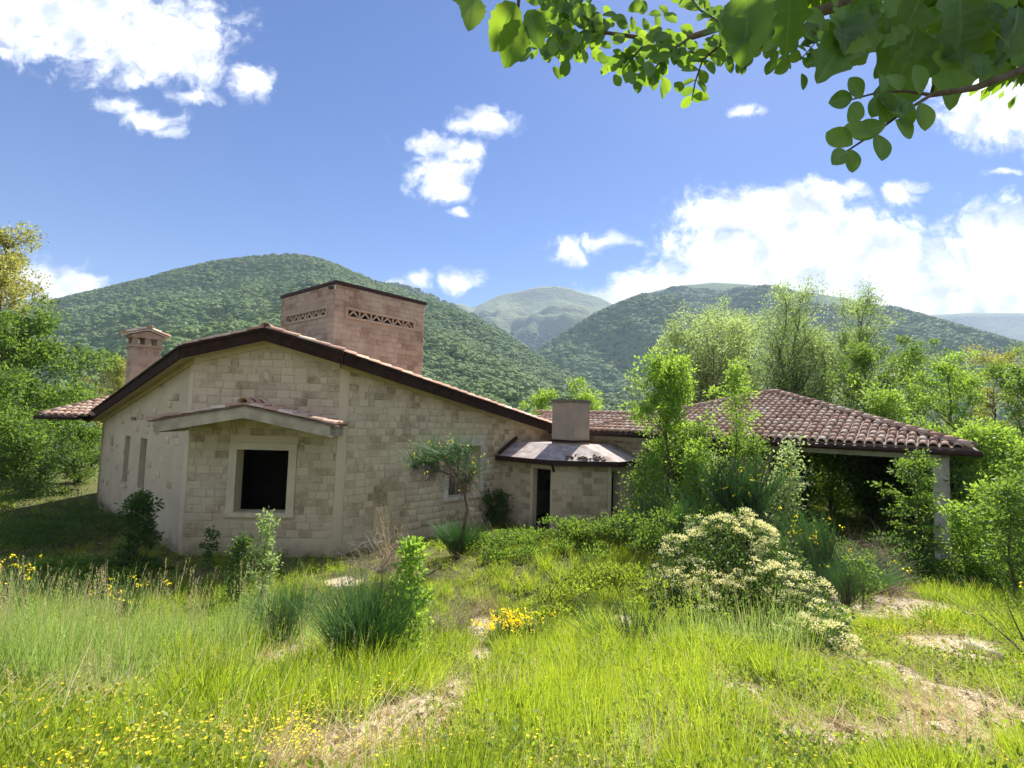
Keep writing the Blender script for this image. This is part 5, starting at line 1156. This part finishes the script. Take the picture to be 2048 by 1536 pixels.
# lush patch in the centre right
PL = protos('lush_tuft', [tuft(s, 24, .34, .08, .0075, 'grass', 4, .35, .2) for s in (11, 12, 13)], None)
def blob(x, y, l): return np.max([np.exp(-(((x - a) / c) ** 2 + ((y - b) / d) ** 2)) for a, b, c, d in l], axis=0)
LUSH = [(gp(1130, 1450).x, gp(1130, 1450).y, .9, .5), (gp(1300, 1400).x, gp(1300, 1400).y, .8, .6), (gp(1400, 1270).x, gp(1400, 1270).y, 1.2, .5), (gp(1000, 1480).x, gp(1000, 1480).y, .35, .3), (gp(1250, 1130).x, gp(1250, 1130).y, 1.6, 1.5), (gp(1240, 1500).x, gp(1240, 1500).y, .6, .4)]
x, y = spots(5200, 1.9, 14, lambda x, y: np.clip(blob(x, y, LUSH) * 1.3 - .2 - 1.5 * dd(x, y), 0, 1), 1.5)
put('lush_grass', x, y, PL, .6, 1.15, .12, None, 'taller lush grass in the middle of the foreground')
# tall grass at the left, and before the flowering bush
PT = protos('tall_tuft', [tuft(s, 26, .55, .09, .0055, 'grass_blue', 5, .28, .3) for s in (21, 22, 23, 26)] + [seedhead(24, 3, .8, 'straw')] + [seedhead(25, 5, .75, 'grass_blue')], None)
TL = [(-5.2, 6.0, 1.9, 1.2), (-3.8, 5.4, 1.2, 1.0), (-6.8, 7.2, 1.6, 1.0), (-3.9, 4.2, .9, .6), (-3.0, 6.6, .8, .6), (gp(1450, 1310).x, gp(1450, 1310).y, .9, .45), (gp(1180, 1190).x, gp(1180, 1190).y, .7, .5)]
x, y = spots(4300, 2.2, 12, lambda x, y: np.clip(blob(x, y, TL) * 1.2 - .12, 0, 1), 1.3)
put('tall_grass', x, y, PT, .6, 1.15, .10, None, 'tall blue green grass with seed heads at the left of the slope')
# straggling stems with seed heads everywhere
PS_ = protos('grass_stem', [seedhead(s, 4, .55, m) for s, m in ((31, 'straw'), (32, 'grass_blue'), (33, 'grass'))], None)
x, y = spots(650, 2.2, 12, lambda x, y: np.clip(.25 + .5 * vnoise(x, y, 1.7, 7) - dd(x, y) * .5, 0, 1), 1.1); put('seed_stems', x, y, PS_, .5, 1.0, .12, None, 'thin grass stems with pale seed heads')
# broad leaved weeds
PW = protos('weed_tuft', [leafy(41, 40, .11, .028, 'weed'), leafy(42, 60, .17, .026, 'weed'), leafy(43, 34, .07, .034, 'weed')], None)
x, y = spots(7000, 1.9, 24, lambda x, y: np.clip(.1 + .7 * vnoise(x, y, 2.9, 3) - 1.6 * dd(x, y), 0, 1), 1.3)
put('weeds', x, y, PW, .5, 1.25, .15, lambda x, y: 1 + .05 * y, 'low leafy weeds between the grass')
# dry straw lying about
PD = protos('straw_tuft', [leafy(71, 40, .02, .035, 'straw'), leafy(72, 30, .03, .028, 'dead')] + [tuft(s, 24, .16, .14, .004, 'straw', 3, 3.2, .3) for s in (51, 52, 53)], None)
x, y = spots(8500, 1.9, 16, lambda x, y: np.clip(.10 + .35 * dd(x, y) + .22 * (vnoise(x, y, 2.1, 9) > .66) + .5 * shade(x, y), 0, 1), 1.35)
put('dry_straw', x, y, PD, .5, 1.3, .2, None, 'dry straw and litter on the bare patches')
# yellow flowers
PF = protos('flower_tuft', [flower(61, 5, .12, .009), flower(62, 3, .16, .010), flower(63, 7, .10, .0085)], None)
FL = [(gp(400, 1480).x, gp(400, 1480).y, 1.1, .5), (gp(150, 1480).x, gp(150, 1480).y, 1.0, .5), (gp(940, 1340).x, gp(940, 1340).y, .4, .35), (gp(650, 1400).x, gp(650, 1400).y, .8, .4), (gp(1720, 1260).x, gp(1720, 1260).y, 1.3, .8), (gp(1950, 1250).x, gp(1950, 1250).y, 1.2, .8), (gp(1200, 1270).x, gp(1200, 1270).y, 1.0, .5), (gp(600, 1500).x, gp(600, 1500).y, .7, .3)]
x, y = spots(5200, 1.9, 9, lambda x, y: np.clip(blob(x, y, FL) * 1.3 + .12 - 1.1 * dd(x, y), 0, 1), 1.4)
put('wildflowers', x, y, PF, .6, 1.15, .15, None, 'small yellow wildflowers dotted through the grass')
# pebbles and clods on the bare ground
import bmesh
def pebble(seed):
    bm = bmesh.new(); bmesh.ops.create_icosphere(bm, subdivisions=2, radius=1)
    for v in bm.verts: v.co *= 1 + .3 * mnoise.noise(v.co * 1.5 + Vector((seed, 0, 0))); v.co.z *= .55
    me = bpy.data.meshes.new('pebble'); bm.to_mesh(me); bm.free(); return me
PM = simple('pale_stone', (.55, .48, .36), (.36, .29, .19), 9)
x, y = spots(7000, 1.9, 9, lambda x, y: np.clip(dd(x, y) * 1.2 - .05, 0, 1), 1.5)
put('pebbles', x, y, protos('pebble', [pebble(1), pebble(2)], PM), .004, .026, .3, None, 'pebbles and crumbs of soil on the bare path')
# bigger pale stones lying in the grass
for (px, py, s, lb) in ((1870, 1462, .05, 'largest pale stone in the litter at lower right'), (700, 1425, .035, 'small pale stone at the edge of the bare path'), (1700, 1400, .035, 'pale stone in the grass below the flowering bush'), (1955, 1400, .04, 'pale stone near the dry branches at the right edge'), (830, 1205, .03, 'little pale stone on the slope')):
    p = gp(px, py); o = meshobj('stone', pebble(px), PM, None, p + Z * s * .3); o.scale = (s * 1.3, s, s); o.rotation_euler = (0, 0, px); tag(o, lb, 'stone')
# fallen log and branches
p, q = gp(1935, 1296) + Z * .04, gp(1998, 1322) + Z * .04; lg = thing('fallen_log', p, 'short pale weathered log lying on the bare patch at the right', 'log'); mb = MB(); mb.tube([p, p.lerp(q, .35) + Z * .01, p.lerp(q, .7), q], [.042, .046, .04, .036], 10); mb.build('wood', MAT['palewood'], lg, True)
for (a, b, r, lb) in (((330, 1285), (425, 1302), .009, 'thin dry stick lying in the left grass'), ((780, 1150), (940, 1162), .012, 'dry branch reaching right from the ash sapling'), ((1655, 1318), (1750, 1345), .014, 'dry stick below the flowering bush'), ((1960, 1390), (1985, 1470), .012, 'forked dry stick at the right edge'), ((600, 1185), (700, 1178), .02, 'grey pole lying at the shadow edge')):
    p, q = gp(*a) + Z * .03, gp(*b) + Z * .05; mb = MB(); m = p.lerp(q, .5) + Vector((0, 0, .03)); mb.tube([p, p.lerp(m, .5) + Z * .01, m, q], [r, r * .9, r * .8, r * .35], 6); mb.tube([m, m + (q - m) * .5 + Vector((.03, .05, .05))], [r * .5, r * .2], 5); o = mb.build('fallen_stick', MAT['dead'], None, True); tag(o, lb, 'stick')

# ------------------------------------------------------------ tree overhanging the viewer
oh = thing('overhanging_tree', (4.4, -1.6, G(4.4, -1.6)), 'leafy branches of a tree hanging into the top right of the view', 'tree')
org = LOC[oh.name]
mb = MB(); f0 = Vector((4.4, -1.6, org.z))
mb.tube([f0 - Z * .2, f0 + Vector((.05, .1, 1.2)), f0 + Vector((-.1, .3, 2.4)), f0 + Vector((-.2, .7, 3.4)), f0 + Vector((-.3, .9, 4.6))], [.16, .13, .11, .08, .05], 10)
fork = f0 + Vector((-.1, .3, 2.4)); fork2 = f0 + Vector((-.18, .6, 3.1))
mb.build('trunk', MAT['bark'], oh, True)
def limb(name, pts, rad, k=7): m = MB(); m.tube(pts, rad, k); return m.build(name, MAT['bark'], oh, True)
B1 = [at(x, y, Y) for x, y, Y in ((1900, -60, 2.0), (1700, 5, 1.85), (1590, 38, 1.75), (1450, 52, 1.65), (1380, 75, 1.6), (1300, 78, 1.55), (1215, 66, 1.5), (1180, 76, 1.5))]
limb('bough', [fork2, fork2.lerp(B1[0], .5) + Z * .1] + B1, [.06, .045, .03, .022, .016, .013, .010, .0075, .005, .003])
B2 = [at(x, y, Y) for x, y, Y in ((2160, 80, 1.4), (2048, 138, 1.25), (1950, 176, 1.2), (1862, 190, 1.15))]
limb('bough', [fork, fork.lerp(B2[0], .6)] + B2, [.05, .03, .014, .010, .008, .006])
TW = [[(1862, 190), (1800, 228), (1755, 262), (1700, 298), (1662, 322)], [(1862, 190), (1810, 182), (1755, 185), (1700, 200)], [(1590, 38), (1560, 80), (1510, 100), (1475, 120)], [(1450, 52), (1440, 90), (1405, 120), (1390, 165), (1384, 200)], [(1380, 75), (1330, 110), (1300, 150)], [(1300, 78), (1270, 110), (1245, 140)], [(1215, 66), (1170, 60), (1120, 100)], [(1590, 38), (1640, 75), (1600, 120)], [(1450, 52), (1400, 20), (1370, -20)], [(1215, 66), (1150, 20), (1110, -20)], [(1700, 5), (1720, 60), (1690, 110)], [(1862, 190), (1880, 120), (1860, 50), (1900, -10)], [(1310, 78), (1360, 100), (1460, 118)], [(1040, -30), (1035, 30), (1010, 90)], [(960, -30), (955, 20)], [(1590, 38), (1500, 80), (1420, 95)]]
TD = [1.12, 1.14, 1.5, 1.45, 1.5, 1.5, 1.45, 1.6, 1.6, 1.45, 1.5, 1.3, 1.55, 1.0, .85, 1.6]
for tw, Y in zip(TW, TD):
    limb('twig', [at(x, y, Y + .03 * i) for i, (x, y) in enumerate(tw)], [.0042 * (1 - .7 * i / len(tw)) for i in range(len(tw))], 5)
def leaf_proto(kind, seed):
    rr = random.Random(seed); n = 32 if kind == 'lobed' else 12; V_, F_ = [], []
    for i in range(n + 1):
        t = i / n
        if kind == 'leaflet': w = .335 * math.sin(math.pi * t ** 1.2) ** .62
        elif kind == 'serrated': w = .34 * math.sin(math.pi * t ** .8) ** .7 * (1 + (.09 if i % 2 else -.05))
        else: w = (.36 * math.sin(math.pi * t ** .75) ** .7) * (1.22 if i % 2 else .62)
        if kind == 'lobed': w = .36 * math.sin(math.pi * t ** .75) ** .7 * (.88 + .17 * math.cos(t * 2 * math.pi * 3.5 + math.pi))
        if i in (0, n): w = .006
        cu = -.16 * t * t + rr.uniform(-.004, .004)
        V_ += [(-w, t , cu + w * .28), (-w * .5, t, cu + w * .1), (0, t, cu), (w * .5, t, cu + w * .1), (w, t , cu + w * .28)]
    for i in range(n):
        for j in range(4): F_.append((i * 5 + j, i * 5 + j + 1, i * 5 + 6 + j, i * 5 + 5 + j))
    me = bpy.data.meshes.new('leaf'); me.from_pydata(V_, [], F_); a_ = me.attributes.new('across', 'FLOAT', 'POINT'); a_.data.foreach_set('value', np.array([q[0] for q in V_], np.float32)); b_ = me.attributes.new('along', 'FLOAT', 'POINT'); b_.data.foreach_set('value', np.array([q[1] for q in V_], np.float32))
    me.polygons.foreach_set('use_smooth', np.ones(len(F_), bool)); me.materials.append(MAT['leaf_vein']); return me
def veinmat():
    m = newmat('veined_leaf'); g = G_(m); r = g.rnd(); x = g.math('ABSOLUTE', g.n('ShaderNodeAttribute', attribute_name='across').outputs['Fac']); y = g.n('ShaderNodeAttribute', attribute_name='along').outputs['Fac']
    sv = g.math('ABSOLUTE', g.math('SINE', g.math('MULTIPLY', g.math('SUBTRACT', y, g.math('MULTIPLY', x, .9)), 26)))
    v = g.math('MAXIMUM', g.ramp(x, (.006, 1), (.022, 0)), g.math('MULTIPLY', g.ramp(sv, (.0, 1), (.16, 0)), .5))
    col = g.mix(g.ramp(g.noise(35, 3), (.35, 0), (.7, 1)), g.ramp(r, (0, (.03, .075, .014)), (1, (.055, .12, .02))), (.07, .135, .03)); col = g.mix(v, col, (.14, .22, .07))
    p = g.n('ShaderNodeBsdfPrincipled'); p.inputs['Roughness'].default_value = .45; p.inputs['Specular IOR Level'].default_value = .4; g.l(col, p.inputs[0])
    t = g.n('ShaderNodeBsdfTranslucent'); g.l(g.mix(v, g.ramp(r, (0, (.24, .44, .03)), (1, (.50, .74, .05))), (.2, .4, .03)), t.inputs[0]); s_ = g.n('ShaderNodeMixShader'); s_.inputs[0].default_value = .36
    g.l(p.outputs[0], s_.inputs[1]); g.l(t.outputs[0], s_.inputs[2]); g.l(s_.outputs[0], g.n('ShaderNodeOutputMaterial').inputs[0]); return m
MAT['leaf_vein'] = veinmat()
LP = {k: [leaf_proto(k, i) for i in range(3)] for k in ('leaflet', 'serrated', 'lobed')}
nleaf = [0]
def hang_leaf(px, py, Y, ln, ang, kind='leaflet', tilt=None, wide=1.):
    """leaf whose base is at the given place; ln in metres, ang = heading seen in the view plane, tilt = turn about its own axis and towards the viewer"""
    b = at(px, py, Y); right = CM @ Vector((1, 0, 0)); up = CM @ Vector((0, 1, 0)); fw = CM @ Vector((0, 0, -1))
    a = math.radians(ang); d = (right * math.cos(a) + up * math.sin(a) + fw * random.uniform(-.45, .45)).normalized()
    z = (-fw + right * random.uniform(-.6, .6) + up * random.uniform(-.5, .5) if tilt is None else -fw + right * tilt[0] + up * tilt[1]); x = d.cross(z).normalized(); z = x.cross(d)
    M_ = Matrix(((x.x * ln * wide, d.x * ln, z.x * ln, b.x - org.x), (x.y * ln * wide, d.y * ln, z.y * ln, b.y - org.y), (x.z * ln * wide, d.z * ln, z.z * ln, b.z - org.z), (0, 0, 0, 1)))
    o = bpy.data.objects.new('leaf', random.choice(LP[kind])); COL.objects.link(o); o.parent = oh; o.matrix_local = M_; nleaf[0] += 1
# placed leaves: px, py of the stalk, depth, length in picture px, heading
for (px, py, Y, l, an, kd) in [(948, -5, .85, 82, -95, 'serrated'), (1030, 5, 1.0, 100, -120, 'serrated'), (1040, 40, 1.0, 92, -110, 'serrated'), (1055, 20, 1.0, 75, -60, 'serrated'), (905, -40, .85, 60, -60, 'serrated'),
       (1500, -25, 1.0, 150, -92, 'serrated'), (1475, 20, 1.05, 120, -105, 'serrated'), (1580, -20, 1.1, 120, -80, 'lobed'), (1700, 60, 1.3, 150, -125, 'lobed'), (1760, 20, 1.3, 170, -130, 'lobed'), (1740, 90, 1.35, 120, -170, 'lobed'), (1690, 20, 1.3, 120, -100, 'lobed'),
       (1830, 60, 1.2, 175, -95, 'lobed'), (1870, 70, 1.25, 170, -85, 'lobed'), (1840, 0, 1.2, 150, -110, 'lobed'), (1920, 0, 1.2, 150, -80, 'lobed'), (1990, -20, 1.2, 150, -100, 'lobed'), (1950, 70, 1.3, 110, -95, 'lobed'), (2040, 20, 1.2, 120, -110, 'lobed'), (1890, -20, 1.25, 160, -60, 'lobed'), (1780, -20, 1.3, 130, -70, 'lobed'), (2010, 60, 1.3, 100, -60, 'lobed'), (1930, 110, 1.35, 70, -75, 'serrated'), (1905, 130, 1.3, 60, -120, 'lobed'),
       (1705, 195, 1.14, 52, 195, 'leaflet'), (1722, 198, 1.14, 50, 130, 'leaflet'), (1722, 205, 1.14, 55, -125, 'leaflet'), (1762, 190, 1.14, 52, -115, 'leaflet'), (1762, 185, 1.14, 46, 80, 'leaflet'), (1800, 182, 1.14, 52, 100, 'leaflet'), (1790, 190, 1.14, 55, -85, 'leaflet'), (1840, 190, 1.14, 60, 110, 'leaflet'), (1820, 200, 1.12, 62, -100, 'leaflet'),
       (1665, 322, 1.12, 0, 0, ''), (1664, 305, 1.12, 0, 0, ''), (1690, 300, 1.12, 52, -135, 'leaflet'), (1700, 298, 1.12, 48, -80, 'leaflet'), (1705, 290, 1.12, 58, 145, 'leaflet'), (1752, 268, 1.12, 62, -85, 'leaflet'), (1745, 270, 1.12, 62, 165, 'leaflet'), (1772, 250, 1.12, 62, -170, 'leaflet'), (1790, 240, 1.12, 55, -35, 'leaflet'), (1800, 228, 1.12, 60, 140, 'leaflet'), (1780, 240, 1.12, 62, 120, 'leaflet'), (1840, 205, 1.12, 60, -80, 'leaflet'), (1812, 225, 1.12, 55, 170, 'leaflet')]:
    if kd: hang_leaf(px, py, Y, l / F_PX * Y, an, kd, (random.uniform(-.35, .35), random.uniform(-.3, .3)), 1.05 if kd == 'leaflet' else 1.0)
# pinnate rows along the twigs of the left bough
for ti in (2, 3, 4, 5, 6, 7, 8, 9, 10, 12, 15):
    tw, Y = TW[ti], TD[ti]
    n = 9
    for i in range(n):
        t = (i + .5) / n * (len(tw) - 1); k = min(int(t), len(tw) - 2); x = tw[k][0] + (tw[k + 1][0] - tw[k][0]) * (t - k); y_ = tw[k][1] + (tw[k + 1][1] - tw[k][1]) * (t - k)
        hd = math.degrees(math.atan2(-(tw[k + 1][1] - tw[k][1]), tw[k + 1][0] - tw[k][0]))
        for sd in (-1, 1): hang_leaf(x, y_, Y + .03 * t, random.uniform(.038, .058), hd + sd * random.uniform(35, 85), 'leaflet')
for (cx, cy, sx_, sy_, n) in ((1090, 90, 45, 40, 22), (1150, 90, 40, 35, 16), (1120, 15, 70, 30, 34), (1240, 25, 70, 30, 18), (1215, 110, 40, 30, 8), (1260, 130, 45, 40, 13), (1320, 130, 30, 40, 10), (1330, 50, 40, 30, 8), (1560, 90, 50, 50, 12), (1110, 50, 70, 50, 30), (1200, 70, 60, 40, 14)):
    for i in range(n): hang_leaf(random.gauss(cx, sx_ * .6), random.gauss(cy, sy_ * .55), random.uniform(1.35, 1.8), random.uniform(.034, .055), random.uniform(-170, 20), 'leaflet')
for i in range(52): hang_leaf(random.uniform(1720, 2060), random.uniform(-60, 130), random.uniform(1.15, 1.5), random.uniform(.045, .08), random.uniform(-160, -30), random.choice(['lobed', 'lobed', 'serrated']))
for i in range(26): hang_leaf(random.uniform(1560, 1800), random.uniform(-40, 60), random.uniform(1.35, 1.8), random.uniform(.05, .08), random.uniform(-150, -30), random.choice(['leaflet', 'serrated']))
# unseen crown added above to shade the hanging leaves: too many leaves to count
n = 12500; c = np.array([at(1850, -150, 1.9)[:], at(2000, -150, 2.0)[:], at(1700, -160, 1.95)[:], at(1670, -120, 2.35)[:], at(1860, -210, 2.4)[:], at(1950, -330, 1.9)[:], at(1700, -330, 2.2)[:], at(2250, -100, 1.8)[:], at(2300, -500, 1.5)[:], at(1400, -330, 2.3)[:], at(1990, -110, 1.75)[:], at(2100, 30, 1.8)[:]]); k = rs.randint(0, len(c), n); d = sph(n); rr_ = np.array([.30, .32, .28, .30, .42, .5, .45, .55, .8, .35, .26, .2])[k]
P = c[k] + d * (rr_ * rs.rand(n) ** .4)[:, None]
o = meshobj('foliage', leaf_mesh('foliage', rel(P, oh), d + [0, 0, -.5], .06 * rs.uniform(.6, 1.3, n), .55), MAT['leaf_near'], oh); o['kind'] = 'stuff'
print('near leaves', nleaf[0], 'objects', len(bpy.data.objects))

# ------------------------------------------------------------ the air between here and the mountains
hz = MB(); hz.box((0, 2900, 480), (9500, 3700, 506)); ho = hz.build('haze', None); tag(ho, kind='stuff')
hm = newmat('air'); g = G_(hm); pv_ = g.n('ShaderNodeVolumePrincipled'); pv_.inputs['Density'].default_value = 1.15e-4; pv_.inputs['Color'].default_value = (.58, .74, 1, 1); pv_.inputs['Anisotropy'].default_value = .1
o_ = g.n('ShaderNodeOutputMaterial'); g.l(pv_.outputs[0], o_.inputs['Volume']); ho.data.materials.append(hm)
